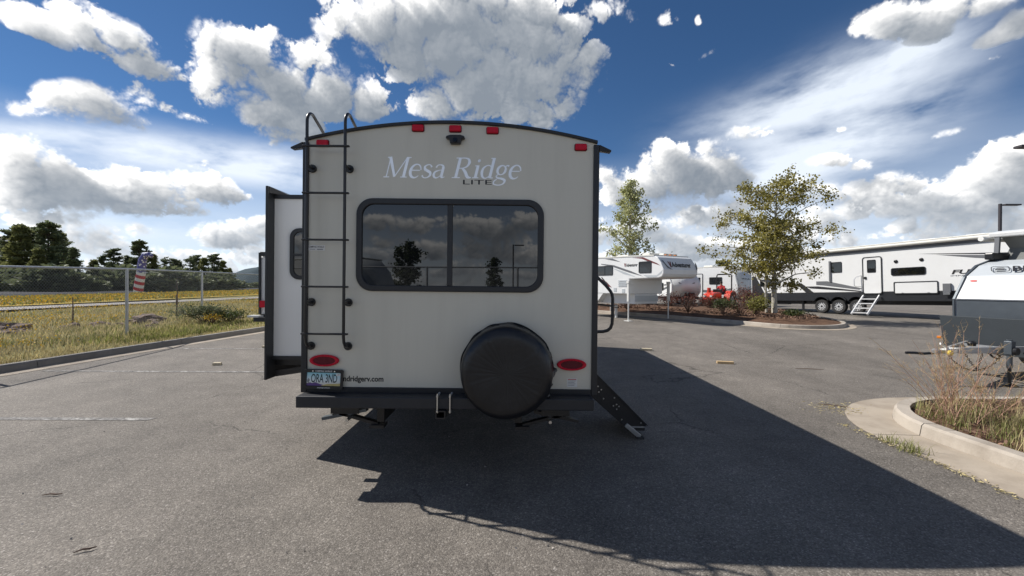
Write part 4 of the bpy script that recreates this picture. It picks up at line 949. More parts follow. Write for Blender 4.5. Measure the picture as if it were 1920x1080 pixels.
words('IMPACT', 'small_lettering', M['grey_ink'], F, (10.10, -.006, 1.83), (1, 0, 0), (0, 0, 1), w=.8, h=.06)
MB().box(.02, 12.0, .3, 2.2, .50, .70).build('chassis', M['plastic'], F)
for x in (3.3, 1.4, 10.4): MB().box(x - .05, x + .05, .15, .25, .06, .70).build('landing_leg', M['blackmetal'], F)
o = MB().box(2.0, 2.7, -.35, .0, .48, .53).build('folded_step', M['plastic'], F)

# --- white truck camper standing on its own jacks
K = .90
A = empty('truck_camper', (6.27, 17.73, .0), rz=math.atan2(-.866, .5))
tag(A, 'white truck camper standing on four thin jacks without a truck, with a big sleeping overhang', 'camper')
def kk(p): return [(a * K, 1.6 + (b - 1.6) * K) for a, b in p]
W2 = 2.42 * K
prof = [(-6.3, 1.24), (-2.1, 1.24), (-2.1, 2.0), (-.25, 2.03), (-.06, 2.08), (.03, 2.22), (.04, 2.42), (-.10, 2.72), (-.32, 3.0), (-.50, 3.09), (-2.1, 3.16), (-4.6, 3.22), (-6.3, 3.22)]
MB().prism(kk(prof), 0, W2).build('body', M['gelcoat'], A, bevel=.035)
MB().prism(kk([(-6.2, .73), (-2.1, .73), (-2.1, 1.24), (-6.2, 1.24)]), .35, W2 - .35).build('lower_body', M['gelcoat'], A, bevel=.02)
MB().prism(kk([(-6.3, .73), (-4.55, .73), (-4.05, 1.24), (-6.3, 1.24)]), .002, .34).build('side_skirt', M['gelcoat'], A)
MB().prism(kk([(-2.14, .85), (-2.04, .85), (-2.04, 1.15), (-2.14, 1.15)]), .36, W2 - .36).build('bulkhead', M['silver'], A)
MB().prism(kk([(-6.3, 3.21), (-.52, 3.08), (-.52, 3.13), (-6.3, 3.27)]), -.02, W2 + .02).build('roof_edge', M['roof'], A)
def kw(x0, x1, z0, z1, n=1): (a, c), (b, d) = kk([(x0, z0), (x1, z1)]); return side_window(A, a, b, c, d, n=n)
kw(-4.5, -3.28, 2.22, 2.73, 2); kw(-1.47, -.68, 2.28, 2.84)
decal(A, kk([(-4.2, 2.86), (-3.2, 2.74), (-2.0, 2.40), (-1.2, 2.12), (-2.1, 2.32), (-3.3, 2.66), (-4.2, 2.82)]), M['grey_ink'], 0)
decal(A, kk([(-3.4, 2.62), (-2.4, 2.36), (-1.6, 2.08), (-2.5, 2.26)]), M['silver'], 0)
decal(A, kk([(-1.9, 3.06), (-1.2, 3.05), (-.35, 2.72), (-.15, 2.60), (-.75, 2.78), (-1.3, 2.98)]), M['maroon_ink'], 0)
decal(A, kk([(-3.9, 3.10), (-3.3, 3.09), (-2.7, 2.88), (-3.3, 2.99)]), M['grey_ink'], 0)
decal(A, kk([(-1.2, 2.18), (-.35, 2.16), (-.02, 2.40), (-.1, 2.22), (-.4, 2.08), (-.9, 2.06)]), M['silver'], 0)
decal(A, kk([(-4.15, 2.05), (-3.75, 1.86), (-3.35, 1.56), (-3.75, 1.66)]), M['maroon_ink'], 0)
decal(A, kk([(-4.2, 2.12), (-4.1, 2.12), (-3.6, 1.70), (-3.75, 1.72)]), M['ink'], -.002)
(x0, z0), (x1, z1) = kk([(-2.47, 2.62), (-1.55, 2.80)])
words('Adventurer', 'name_lettering', M['ink'], A, (x0 + .12, -.006, z0), (1, 0, 0), (0, 0, 1), w=x1 - x0 - .12, h=.15, bold=.02, shear=.15)
decal(A, [(x0, z0 + .17), (x0 + .04, z0 + .17), (x0 + .07, z0 + .09), (x0 + .10, z0 + .17), (x0 + .13, z0 + .17), (x0 + .08, z0), (x0 + .05, z0)], M['maroon_ink'], 0, 'logo')
for k in range(4):
    (a, b), (c, d) = kk([(-2.86, 1.62 + .09 * k), (-2.28, 1.67 + .09 * k)]); MB().box(a, c, -.02, -.001, b, d).build('vent_slat', M['silver'], A)
for (x, z) in ((-3.1, 1.45), (-2.5, 1.40)):
    (a, b), = kk([(x, z)]); MB().box(a - .09, a + .09, -.012, -.001, b - .09, b + .09).build('service_hatch', M['silver'], A)
def front(body, zt, zb, name, m):
    pass
# lettering and curls on the sloped front of the overhang
fo = Vector((.045 * K, 0, 1.6 + (2.44 - 1.6) * K)); fu = (Vector((-.11 * K, 0, 1.6 + (2.73 - 1.6) * K)) - fo).normalized(); fn = Vector((0, 1, 0)).cross(fu).normalized()
if fn.x < 0: fn = -fn
base = fo + fu * .10 + fn * .012
words('Adventurer', 'front_lettering', M['ink'], A, tuple(base + Vector((0, .58, 0))), (0, 1, 0), tuple(fu), w=1.24, h=.25, bold=.025, shear=.15)
b = MB(); pp = [(.40, .27), (.46, .27), (.50, .13), (.54, .27), (.60, .27), (.53, -.02), (.48, -.02)]
b.add([tuple(base + Vector((0, y, 0)) + fu * z) for y, z in pp], [tuple(range(7))]); b.build('logo', M['maroon_ink'], A)
for pp in ([(.06, .34), (.16, .30), (.30, .05), (.52, -.14), (.26, -.04)], [(2.22, .34), (2.12, .10), (2.08, -.14), (2.2, -.02), (2.24, .15)]):
    MB().add([tuple(base + Vector((0, y, 0)) + fu * z) for y, z in pp], [tuple(range(5))]).build('curl_graphic', M['grey_ink'], A)
for y in (.85, 1.15, 1.45): MB().box(-.62, -.52, y - .05, y + .05, 2.99, 3.03).build('marker_light', M['amber'], A)
for (x, y, w, d, h) in ((-1.6, 1.2, .5, .8, .16), (-2.9, 1.0, .9, .7, .13), (-.95, 1.5, .3, .9, .12), (-4.3, 1.3, .5, .5, .1)):
    z = 1.6 + (3.13 + .03 * (-x) * .4 - 1.6) * K; MB().box((x - w) * K, x * K, y - d / 2, y + d / 2, z, z + h).build('roof_unit', M['roof'], A, bevel=.03)
for (x, y) in ((-1.62, -.32), (-1.75, W2 + .25), (-5.7, -.25), (-5.7, W2 + .25)):
    j = empty('camper_jack', (x, y, 0)); j.parent = A
    gz = .075
    MB().box(-.05, .05, -.05, .05, .95, 1.78).build('jack_outer', M['white_metal'], j)
    MB().tube([(0, 0, gz + .02), (0, 0, 1.2)], .03, 8).build('jack_inner', M['white_metal'], j)
    MB().box(-.16, .16, -.12, .12, gz, gz + .025).build('jack_foot', M['white_metal'], j)
    MB().bar((0, 0, 1.72), (0, .34 if y < 0 else -.28, 1.70), .06, .06).build('jack_mount', M['white_metal'], j)
    MB().box(-.07, .07, -.07, .07, 1.76, 1.86).build('jack_motor', M['white_metal'], j)
for x in (-4.9, -3.3): MB().box(x - .05, x + .05, .5, .6, .1, .72).build('support_stand', M['white_metal'], A)
MB().tube([(-4.3, .3, .70), (-3.4, .4, .66), (-3.0, .4, .62)], .05, 8).build('drain_pipe', M['plastic'], A, smooth=True)

# --- simpler white trailers behind and beside
def white_trailer(name, label, loc, rz, L=6.5, Wd=2.44, H=2.75, zb=.62, nose='silver', text=None, doorx=None, group=None, chevron=False, axles=2):
    """local x towards its front; near side at y = 0"""
    t = empty(name, loc, rz=rz); tag(t, label, 'travel trailer', group)
    MB().prism([(-L, zb), (-.35, zb), (-.02, zb + .35), (0, zb + .9), (-.22, H - .5), (-.62, H - .06), (-.9, H), (-L + .1, H), (-L, H - .12)], 0, Wd).build('body', M['gelcoat'], t, bevel=.03)
    MB().box(-L + .02, -.6, -.02, Wd + .02, H + .001, H + .05).build('roof_edge', M['roof'], t, bevel=.02)
    b = MB(); pts = [(-.012, zb + .37), (.012, zb + .9), (-.208, H - .49), (-.60, H - .04)]
    v = [(x, y, z) for y in (.12, Wd - .12) for x, z in pts]; b.add(v, [(0, 1, 5, 4), (1, 2, 6, 5), (2, 3, 7, 6)])
    md = b.build('front_cap', M[nose], t, smooth=True).modifiers.new('s', 'SOLIDIFY'); md.thickness = .03; md.offset = 1
    MB().box(-L + .03, -.3, .0, Wd, zb - .15, zb - .002).build('skirt', M['trim'], t)
    side_window(t, -L * .75, -L * .55, H - 1.3, H - .75, n=2); side_window(t, -L * .30, -L * .16, H - 1.3, H - .75)
    if doorx is None: doorx = -L * .42
    D = MB().ring(rrect(doorx - .35, doorx + .35, zb - .02, H - .45, .08, 4), rrect(doorx - .31, doorx + .31, zb + .02, H - .49, .06, 4), -.03, 0).build('door', M['trim'], t)
    MB().prism(rrect(doorx - .305, doorx + .305, zb + .025, H - .495, .06, 4), -.015, -.003).build('door_panel', M['gelcoat'], D)
    MB().prism(rrect(doorx - .15, doorx + .15, H - 1.25, H - .75, .04, 3), -.02, -.0155).build('pane', M['glass'], D)
    decal(t, [(-L + .2, zb + .75), (-1.2, zb + .55), (-.5, zb + .75), (-.45, zb + .62), (-1.3, zb + .35), (-L + .2, zb + .6)], M['grey_ink'], 0)
    decal(t, [(-L + .2, zb + .50), (-1.6, zb + .25), (-1.6, zb + .20), (-L + .2, zb + .40)], M['ink'], 0)
    for k in range(axles): wheel(t, -L * .55 - .85 * k, .12, .36, .36, .22)
    MB().bar((-.3, Wd * .5, .52), (1.0, Wd * .5, .50), .14, .1).build('tow_bar', M['blackmetal'], t)
    MB().box(.15, .55, Wd * .5 - .3, Wd * .5 + .3, .58, 1.05).build('gas_bottle_cover', M['plastic'], t, bevel=.05)
    MB().box(.80, .88, Wd * .5 - .04, Wd * .5 + .04, .06, .95).build('tongue_jack', M['blackmetal'], t)
    MB().box(-3.3, -2.5, .8, 1.6, H + .04, H + .22).build('roof_unit', M['roof'], t, bevel=.06)
    if chevron: MB().add([(.02, .5, 1.75), (.02, Wd / 2, 1.35), (.02, Wd - .5, 1.75), (.02, Wd - .62, 1.78), (.02, Wd / 2, 1.5), (.02, .62, 1.78)], [(0, 1, 4, 5), (1, 2, 3, 4)]).build('chevron_graphic', M['grey_ink'], t)
    if text:
        words(text, 'name_lettering', M['ink'], t, (-.10, Wd * .5, H - .83), (0, 1, 0), (-.47, 0, .88), w=1.1, h=.2, bold=.03, center=True)
    return t
# seen past the slide-out on the left: only its rear corner shows, with its tail light
Z = white_trailer('travel_trailer', 'white travel trailer whose rear corner shows past the slide-out, red tail light and black bumper', (-4.95, 19.2, g(13)), R(90), L=6.7, H=2.5, zb=.72)
MB().box(-6.765, -6.702, .0, .05, .72, 2.5).build('corner_trim', M['trim'], Z)
MB().box(-6.765, -6.702, 2.39, 2.44, .72, 2.52).build('corner_trim', M['trim'], Z)
MB().box(-6.76, -6.703, .05, 2.39, 2.42, 2.54).build('rear_top_trim', M['trim'], Z)
MB().box(-6.98, -6.72, .0, 2.46, .52, .64).build('bumper', M['bumper'], Z)
for y in (.14, 2.32): MB().prism(rrect(y - .08, y + .08, .92, 1.12, .03), -6.78, -6.703, 'x').build('tail_light', M['red'], Z)
MB().box(-7.0, -6.75, 2.30, 2.62, .645, .70).build('bumper_cap', M['white_metal'], Z)
white_trailer('travel_trailer', 'white travel trailer with a grey rounded nose behind the red tractor', (16.5, 31.2, g(31)), math.atan2(-.85, .53), L=7.5, H=2.95, nose='silver', text='BULL')
white_trailer('travel_trailer', 'white trailer with a grey chevron on its front, seen under the camper overhang', (11.3, 30.2, g(30)), math.atan2(-.97, .25), L=6, H=2.5, zb=.75, nose='gelcoat', chevron=True)
# behind the photographer, seen mirrored in the rear window
white_trailer('travel_trailer', 'white travel trailer standing by the fence, mirrored in the rear window', (-4.6, -9.8, 0), R(12), L=7.0, H=2.6)

# --- off-road pop-top trailer at the right: local x towards its drawbar
Pp = empty('pop_top_trailer', (8.45, 7.45, 0), rz=math.atan2(-.243, -.97))
tag(Pp, 'white and grey off-road trailer with raised canvas pop-top, stone guard and chained drawbar', 'camper trailer')
hw_ = .76
MB().prism([(-4.6, .62), (-.32, .62), (-.32, 1.40), (-.60, 1.82), (-.92, 2.03), (-1.30, 2.14), (-4.5, 2.16), (-4.6, 2.05)], -hw_, hw_).build('body', M['painted_white'], Pp, bevel=.012)
for s in (-1, 1):
    e = MB(); p = [(-.30, 1.38), (-.58, 1.82), (-.90, 2.04), (-1.30, 2.155), (-4.5, 2.17)]
    for a, b in zip(p, p[1:]): e.bar((a[0], s * hw_, a[1]), (b[0], s * hw_, b[1]), .035, .035)
    e.bar((-.31, s * hw_, .62), (-.30, s * hw_, 1.40), .03, .03)
    e.build('edge_trim', M['grey_box'], Pp)
MB().prism([(-.605, 1.835), (-.93, 2.045), (-1.30, 2.152), (-1.30, 2.146), (-.93, 2.035), (-.60, 1.825)], -.735, .735).build('upper_nose_panel', M['silver'], Pp)
MB().box(-.66, -.30, -.72, .72, .80, 1.385).build('front_box', M['grey_box'], Pp, bevel=.01)
MB().box(-.305, -.285, -.73, .73, 1.385, 1.405).build('box_trim', M['alu'], Pp)
g0 = MB(); g0.add([(0, -.81, 1.08), (0, .81, 1.08), (.03, .72, .45), (.03, -.72, .45), (-.025, -.81, 1.08), (-.025, .81, 1.08), (.0, .72, .45), (.0, -.72, .45)], [(0, 1, 2, 3), (7, 6, 5, 4), (0, 4, 5, 1), (1, 5, 6, 2), (2, 6, 7, 3), (3, 7, 4, 0)])
g0.build('stone_guard', M['dark_plate'], Pp, bevel=.004)
MB().box(-.02, .03, -.835, -.765, .635, .685).build('side_light', M['amber'], Pp, bevel=.01)
MB().box(-.02, .03, .765, .835, .635, .685).build('side_light', M['amber'], Pp, bevel=.01)
MB().tube([(-.27, .33, .85), (-.26, .33, 1.12), (-.25, .37, 1.22), (-.25, .46, 1.27), (-.25, .55, 1.27), (-.25, .62, 1.2), (-.26, .64, .85)], .022, 8).build('bottle_frame', M['white_metal'], Pp, smooth=True)
MB().lathe([(.09, 0), (.10, .04), (.10, .34), (.05, .40), (.03, .46)], (-.16, .48, .82), 'z', 18).build('gas_bottle', M['galv'], Pp, smooth=True)
fo = Vector((-.60, 0, 1.84)); fu = (Vector((-.93, 0, 2.05)) - fo).normalized()
q = fo + fu * .10 + Vector((.022, 0, .022)); fq = fu + Vector((0, -.5, 0))
words('BLI', 'name_lettering', M['ink'], Pp, tuple(q + Vector((0, -.12, 0))), (0, 1, 0), tuple(fq), w=.30, h=.19, bold=.02, shear=.1)
b = MB(); o = rrect(-.41, -.15, -.005, .195, .05, 4); i = rrect(-.396, -.164, .012, .178, .04, 4); n = len(o)
b.add([tuple(q + Vector((0, y, 0)) + fq * z) for y, z in o + i], [(k, (k + 1) % n, n + (k + 1) % n, n + k) for k in range(n)]); b.build('logo_outline', M['ink'], Pp)
for pts in ([(-.34, .105), (-.21, .105), (-.23, .145), (-.32, .145)], [(-.36, .045), (-.24, .045), (-.22, .088), (-.35, .088)]):
    MB().add([tuple(q + Vector((0, y, 0)) + fq * z + Vector((.001, 0, .001))) for y, z in pts], [(0, 1, 2, 3)]).build('logo_mark', M['ink'], Pp)
o = MB().prism(oval(0, 0, .055, .022, 16), .0, .006, 'x').build('round_badge', M['redink'], Pp); o.location = (-.545, -.60, 1.745); o.rotation_euler = (0, R(-33), 0)
# canvas, lid and struts
cv = MB(); za, zb_ = 2.15, 2.66
cv.add([(-1.55, -.70, za), (-1.55, .70, za), (-4.3, .70, za), (-4.3, -.70, za), (-1.66, -.66, 2.40), (-1.66, .66, 2.40), (-4.2, .66, 2.40), (-4.2, -.66, 2.40), (-1.50, -.72, zb_), (-1.50, .72, zb_), (-4.35, .72, zb_), (-4.35, -.72, zb_)],
       [(0, 1, 5, 4), (1, 2, 6, 5), (2, 3, 7, 6), (3, 0, 4, 7), (4, 5, 9, 8), (5, 6, 10, 9), (6, 7, 11, 10), (7, 4, 8, 11)])
CV = cv.build('canvas_wall', M['canvas'], Pp)
MB().box(-1.598, -1.585, -.35, .45, 2.18, 2.38).build('canvas_window', M['plastic'], CV)
MB().prism([(-1.36, 2.62), (-1.34, 2.70), (-1.6, 2.755), (-4.4, 2.80), (-4.5, 2.74), (-4.5, 2.66)], -.82, .82).build('roof_lid', M['gelcoat'], Pp, bevel=.015)
for s in (-1, 1):
    MB().bar((-1.36, s * .70, 2.16), (-1.40, s * .70, 2.63), .07, .05).build('lid_strut', M['grey_ink'], Pp)
    MB().box(-1.62, -1.14, s * .70 - .07, s * .70 + .07, 2.17, 2.30).build('strut_box', M['plastic'], Pp, bevel=.02)
MB().tube([(-1.25, -.88, 2.60), (-4.3, -.88, 2.62)], .05, 8).build('side_awning', M['white_metal'], Pp, smooth=True)
# drawbar, coupler, jack and chains
DB = empty('drawbar', (0, 0, 0)); DB.parent = Pp
for s in (-1, 1):
    MB().bar((-.3, s * .48, .60), (1.02, s * .07, .56), .05, .10).build('drawbar_rail', M['galv'], DB, bevel=.005)
MB().bar((.35, -.30, .585), (.35, .30, .585), .05, .08).build('cross_member', M['galv'], DB)
MB().bar((.98, 0, .565), (1.30, 0, .545), .12, .07).build('coupler_body', M['white_metal'], DB, bevel=.01)
MB().lathe([(.03, -.03), (.065, -.02), (.07, .03), (.03, .05)], (1.42, 0, .545), 'z', 14).build('coupler_head', M['galv'], DB, smooth=True)
MB().bar((1.30, 0, .545), (1.44, 0, .545), .09, .06).build('coupler_neck', M['galv'], DB)
MB().bar((1.18, .02, .59), (1.36, .02, .68), .02, .03).build('brake_lever', M['white_metal'], DB)
MB().lathe([(.02, -.035), (.042, -.02), (.042, .02), (.02, .035)], (1.30, .12, .535), 'y', 14).build('yellow_plug', M['yellow'], DB, smooth=True)
MB().tube([(1.45, -.02, .52), (1.58, -.08, .505), (1.70, -.14, .515), (1.80, -.20, .51)], .022, 8).build('cable_plug', M['plastic'], DB, smooth=True)
MB().lathe([(.05, 0), (.06, .05), (.04, .08), (.02, .09)], (.62, .02, .62), 'z', 12).build('handbrake_boot', M['plastic'], DB, smooth=True)
MB().tube([(.25, .12, .55), (.28, .2, .45), (.36, .22, .42), (.44, .2, .45), (.45, .12, .54)], .014, 6).build('cable_loop', M['plastic'], DB, smooth=True)
JK = empty('jockey_stand', (.40, .38, 0)); JK.parent = Pp
MB().tube([(0, 0, .30), (0, 0, .76)], .035, 10).build('jack_tube', M['grey_box'], JK, smooth=True)
MB().box(-.05, .05, -.05, .05, .52, .74).build('jack_clamp', M['grey_box'], JK, bevel=.008)
MB().tube([(0, 0, .05), (0, 0, .32)], .025, 8).build('jack_inner', M['plastic'], JK, smooth=True)
MB().lathe([(.10, 0), (.10, .02), (.04, .05)], (0, 0, .0), 'z', 14).build('jack_foot', M['plastic'], JK)
MB().lathe([(.06, -.02), (.065, 0), (.06, .02)], (.0, .08, .58), 'y', 14).build('jack_gear', M['plastic'], JK)
def chain_line(p, n, nm):
    b = MB()
    P = [Vector(q) for q in p]
    for i in range(n):
        t = i / n * (len(P) - 1); k = int(t); a = P[k].lerp(P[k + 1], t - k); t2 = (i + 1.25) / n * (len(P) - 1); k2 = min(len(P) - 2, int(t2)); c = P[k2].lerp(P[k2 + 1], t2 - k2)
        d = (c - a).normalized(); sd = d.orthogonal().normalized(); u = d.cross(sd)
        if i % 2: sd = u
        m = (a + c) / 2; L_ = (c - a).length * .55
        b.tube([m + d * (L_ * math.cos(2 * math.pi * j / 8)) + sd * (.014 * math.sin(2 * math.pi * j / 8)) for j in range(8)], .0048, 4, closed=True)
    o = b.build(nm, M['chain'], DB, smooth=True); o['kind'] = 'stuff'; return o
def sag(a, b, dz, n=14): return [tuple(Vector(a).lerp(Vector(b), i / n) - Vector((0, 0, dz * 4 * (i / n) * (1 - i / n)))) for i in range(n + 1)]
chain_line(sag((1.25, .05, .50), (.45, .32, .50), .26, 20), 30, 'safety_chain')
chain_line(sag((.90, .08, .52), (.72, .14, .25), .02, 8), 11, 'safety_chain')
chain_line(sag((.62, .16, .52), (.72, .14, .25), .02, 8), 11, 'safety_chain')
MB().box(-4.2, -.3, -.45, .45, .48, .62).build('chassis', M['grey_box'], Pp)
for s in (-1, 1): wheel(Pp, -2.6, s * .70, .40, .40, .26, out=s)

# --- red compact tractor and its driver
TR = empty('tractor', (13.9, 29.0, g(29)), rz=math.pi + .72)
tag(TR, 'small red tractor with rounded bonnet and black roll bar, driving behind the planted island', 'tractor')
hp = [(-.10, .62), (-.10, 1.06), (.2, 1.12), (.8, 1.10), (1.15, 1.03), (1.32, .88), (1.36, .62)]
MB().prism(hp, -.34, .34).build('bonnet', M['redpaint'], TR, bevel=.07)
MB().box(-.95, 1.2, -.22, .22, .46, .64).build('chassis', M['plastic'], TR, bevel=.02)
for s in (-1, 1):
    wheel(TR, 1.0, s * .52, .36, .36, .24, out=s); wheel(TR, -.72, s * .62, .56, .56, .36, out=s)
    o = [(-.72 + .66 * math.cos(R(a)), .56 + .66 * math.sin(R(a))) for a in range(0, 151, 15)]; i = [(-.72 + .62 * math.cos(R(a)), .56 + .62 * math.sin(R(a))) for a in range(150, -1, -15)]
    MB().prism(o + i, s * .62 - .2, s * .62 + .2).build('mudguard', M['redpaint'], TR)
    MB().box(1.30, 1.37, s * .22 - .07, s * .22 + .07, .80, .92).build('headlight', M['paper'], TR)
MB().box(-.25, -.12, -.30, .30, .95, 1.32).build('dashboard', M['plastic'], TR, bevel=.03)
MB().tube([(-.30, 0, 1.25), (-.42, 0, 1.40)], .025, 8).build('steering_column', M['plastic'], TR)
MB().tube([(-.44 + .05 * math.sin(2 * math.pi * k / 18), .18 * math.cos(2 * math.pi * k / 18), 1.42 + .16 * math.sin(2 * math.pi * k / 18) * .8) for k in range(18)], .016, 6, closed=True).build('steering_wheel', M['plastic'], TR, smooth=True)
MB().box(-1.02, -.55, -.24, .24, .93, 1.03).build('seat', M['plastic'], TR, bevel=.04)
MB().box(-1.10, -.98, -.22, .22, 1.0, 1.40).build('seat_back', M['plastic'], TR, bevel=.04)
RB = MB().tube([(-1.22, -.5, .8), (-1.22, -.5, 2.25), (-1.20, -.44, 2.35), (-1.20, .44, 2.35), (-1.22, .5, 2.25), (-1.22, .5, .8)], .045, 8).build('roll_bar', M['plastic'], TR, smooth=True)
MB().box(.15, .5, -.42, -.30, .98, 1.42).build('air_cleaner', M['redpaint'], TR, bevel=.02)
PE = bpy.data.meshes.new('person')
# seated: pelvis, spine, neck, head; arms reach the wheel; legs bend forward over the seat
pv = [(-.80, 0, 1.10), (-.82, 0, 1.28), (-.81, 0, 1.48), (-.78, 0, 1.58), (-.75, 0, 1.66), (-.73, 0, 1.76),
      (-.80, .19, 1.50), (-.66, .25, 1.28), (-.46, .17, 1.40), (-.80, -.19, 1.50), (-.66, -.25, 1.28), (-.46, -.17, 1.40),
      (-.74, .10, 1.08), (-.36, .15, 1.10), (-.30, .16, .72), (-.18, .16, .68), (-.74, -.10, 1.08), (-.36, -.15, 1.10), (-.30, -.16, .72), (-.18, -.16, .68)]
pe = [(0, 1), (1, 2), (2, 3), (3, 4), (4, 5), (2, 6), (6, 7), (7, 8), (2, 9), (9, 10), (10, 11), (0, 12), (12, 13), (13, 14), (14, 15), (0, 16), (16, 17), (17, 18), (18, 19)]
pr = [.15, .14, .16, .055, .085, .075, .065, .048, .04, .065, .048, .04, .095, .07, .05, .04, .095, .07, .05, .04]
PE.from_pydata(pv, pe, [])
po = bpy.data.objects.new('person', PE); COL.objects.link(po); po.matrix_world = TR.matrix_basis.copy()
for q in (M['red_shirt'], M['skin'], M['jeans']): PE.materials.append(q)
sm = po.modifiers.new('skin', 'SKIN'); sm.use_smooth_shade = True
for i, r in enumerate(pr): PE.skin_vertices[0].data[i].radius = (r, r)
PE.skin_vertices[0].data[0].use_root = True
po.modifiers.new('sub', 'SUBSURF').levels = 1; po.modifiers['sub'].render_levels = 1
dg = bpy.context.evaluated_depsgraph_get(); dg.update()
me2 = bpy.data.meshes.new_from_object(po.evaluated_get(dg)); po.modifiers.clear(); po.data = me2; me2.name = 'person'
me2.materials.clear()
for q in (M['red_shirt'], M['skin'], M['jeans']): me2.materials.append(q)
for f in me2.polygons:
    c = f.center
    f.material_index = 1 if (c.z > 1.60 or (c.x > -.56 and c.z > 1.2)) else (2 if c.z < 1.16 else 0)
tag(po, 'person in a red shirt driving the small red tractor, hands on the wheel', 'person')
MB().lathe([(.088, -.02), (.098, .03), (.085, .085), (.04, .115), (.01, .118)], (-.745, 0, 1.74), 'z', 16).build('hair', M['hair'], po, smooth=True)

# ------------------------------------------------------------------ lamp posts
def lamp(x, y, h, hx, label, head=1.5):
    t = empty('street_lamp', (x, y, g(y))); tag(t, label, 'street lamp', None)
    MB().box(-.09, .09, -.09, .09, .0, h).build('pole', M['lampmetal'], t)
    MB().lathe([(.28, 0), (.28, .6)], (0, 0, 0), 'z', 16).build('base', M['concrete'], t)
    MB().bar((0, 0, h - .12), (hx * .5, 0, h - .10), .08, .08).build('arm', M['lampmetal'], t)
    MB().box(*sorted((hx * .3, hx * (.3 + head))), -.2, .2, h - .16, h - .03).build('lamp_head', M['lampmetal'], t, bevel=.02)
    return t
M['lampmetal'] = mat('dark_bronze_paint', (.035, .03, .035), .5, var=.1)
lamp(45.7, 40, 9.3, 1.0, 'tall dark lamp post with one flat head, rising behind the long white trailer')
lamp(27.3, 22, 8.9, -1.0, 'nearer lamp post whose flat head just enters the right edge', head=1.0)
lamp(.15, -50, 7.2, .8, 'slim lamp post mirrored in the right pane of the rear window')

# ------------------------------------------------------------------ offcuts of timber lying on the tarmac
for (x, y, rz, l, m, lb) in ((-5.87, 8.5, .2, .14, 'woodpale', 'small pale wooden block on the tarmac left of the trailer'), (-6.2, 10.8, .1, .2, 'woodpale', 'wooden block lying right behind the black slide-out flange'),
                             (3.35, 10.63, -.15, .28, 'woodpale', 'pale wooden block on sunlit tarmac beyond the edge of the shadow'), (4.45, 8.89, -.25, .32, 'wood', 'orange-brown wooden block nearest the right-hand kerb island')):
    o = MB().box(-l / 2, l / 2, -.045, .045, 0, .05).build('wooden_block', M[m], bevel=.004); o.location = (x, y, g(y)); o.rotation_euler = (0, 0, rz)
    tag(o, lb, 'wood block', 'timber blocks on the tarmac')

# ------------------------------------------------------------------ chain-link fences
def chain_fence(label, posts, h, lab_group=None, base=None):
    t = empty('chain_link_fence', (0, 0, 0)); tag(t, label, 'fence', lab_group)
    P = [Vector((x, y, base(x, y))) for x, y in posts]
    for p in P:
        MB().tube([(p.x, p.y, p.z - .05), (p.x, p.y, p.z + h)], .034, 10).build('post', M['galv'], t, smooth=True)
    for a, b in zip(P, P[1:]):
        MB().tube([a + Vector((0, 0, h)), b + Vector((0, 0, h))], .024, 8).build('top_rail', M['galv'], t, smooth=True)
        d = b - a; L_ = Vector((d.x, d.y)).length; c = .072; w = .0019; hh = h - .05
        ux = Vector((d.x / L_, d.y / L_, d.z / L_)); nn = Vector((-ux.y, ux.x, 0))
        v = []; f = []
        n = int((L_ + hh) / c) + 1
        for sgn in (1, -1):
            for i in range(n):
                s0 = i * c - hh if sgn > 0 else i * c
                pts = []
                q0, q1 = (s0, 0.0), (s0 + sgn * hh, hh)
                # clip the diagonal to the bay
                def at(k): return (q0[0] + (q1[0] - q0[0]) * k, q0[1] + (q1[1] - q0[1]) * k)
                ks = sorted(max(0, min(1, (e - q0[0]) / (q1[0] - q0[0]))) for e in (0, L_))
                if ks[1] - ks[0] < .02: continue
                pa, pb = at(ks[0]), at(ks[1])
                A_ = a + ux * pa[0] + Vector((0, 0, .03 + pa[1])) + nn * (.0035 * sgn); B_ = a + ux * pb[0] + Vector((0, 0, .03 + pb[1])) + nn * (.0035 * sgn)
                dd = (B_ - A_).normalized(); s1 = dd.cross(nn).normalized()
                k0 = len(v)
                for p in (A_, B_):
                    for an in (0, 120, 240): v.append(tuple(p + (s1 * math.cos(R(an)) + nn * math.sin(R(an))) * w))
                for e in range(3): f.append((k0 + e, k0 + (e + 1) % 3, k0 + 3 + (e + 1) % 3, k0 + 3 + e))
        me = bpy.data.meshes.new('wire_mesh'); me.from_pydata(v, [], f); o = link_mesh('wire_mesh', me, M['wire'], t); o['kind'] = 'stuff'
    return t
def mz(x, y): return mh(kx(y) - .16 - x, y, x)
chain_fence('galvanised chain-link fence along the meadow beyond the left kerb', [(-9.95, 3.4), (-9.65, 7.4), (-10.29, 11.4), (-11.26, 15.5), (-11.75, 20), (-11.9, 24.5)], 1.77, base=lambda x, y: mz(x, y))
chain_fence('chain-link fence behind the photographer, mirrored in the rear window', [(x, -8.0 - .02 * x) for x in (-9.4, -6.2, -3.0, .2, 3.4, 6.6)], 2.25, base=lambda x, y: .02)

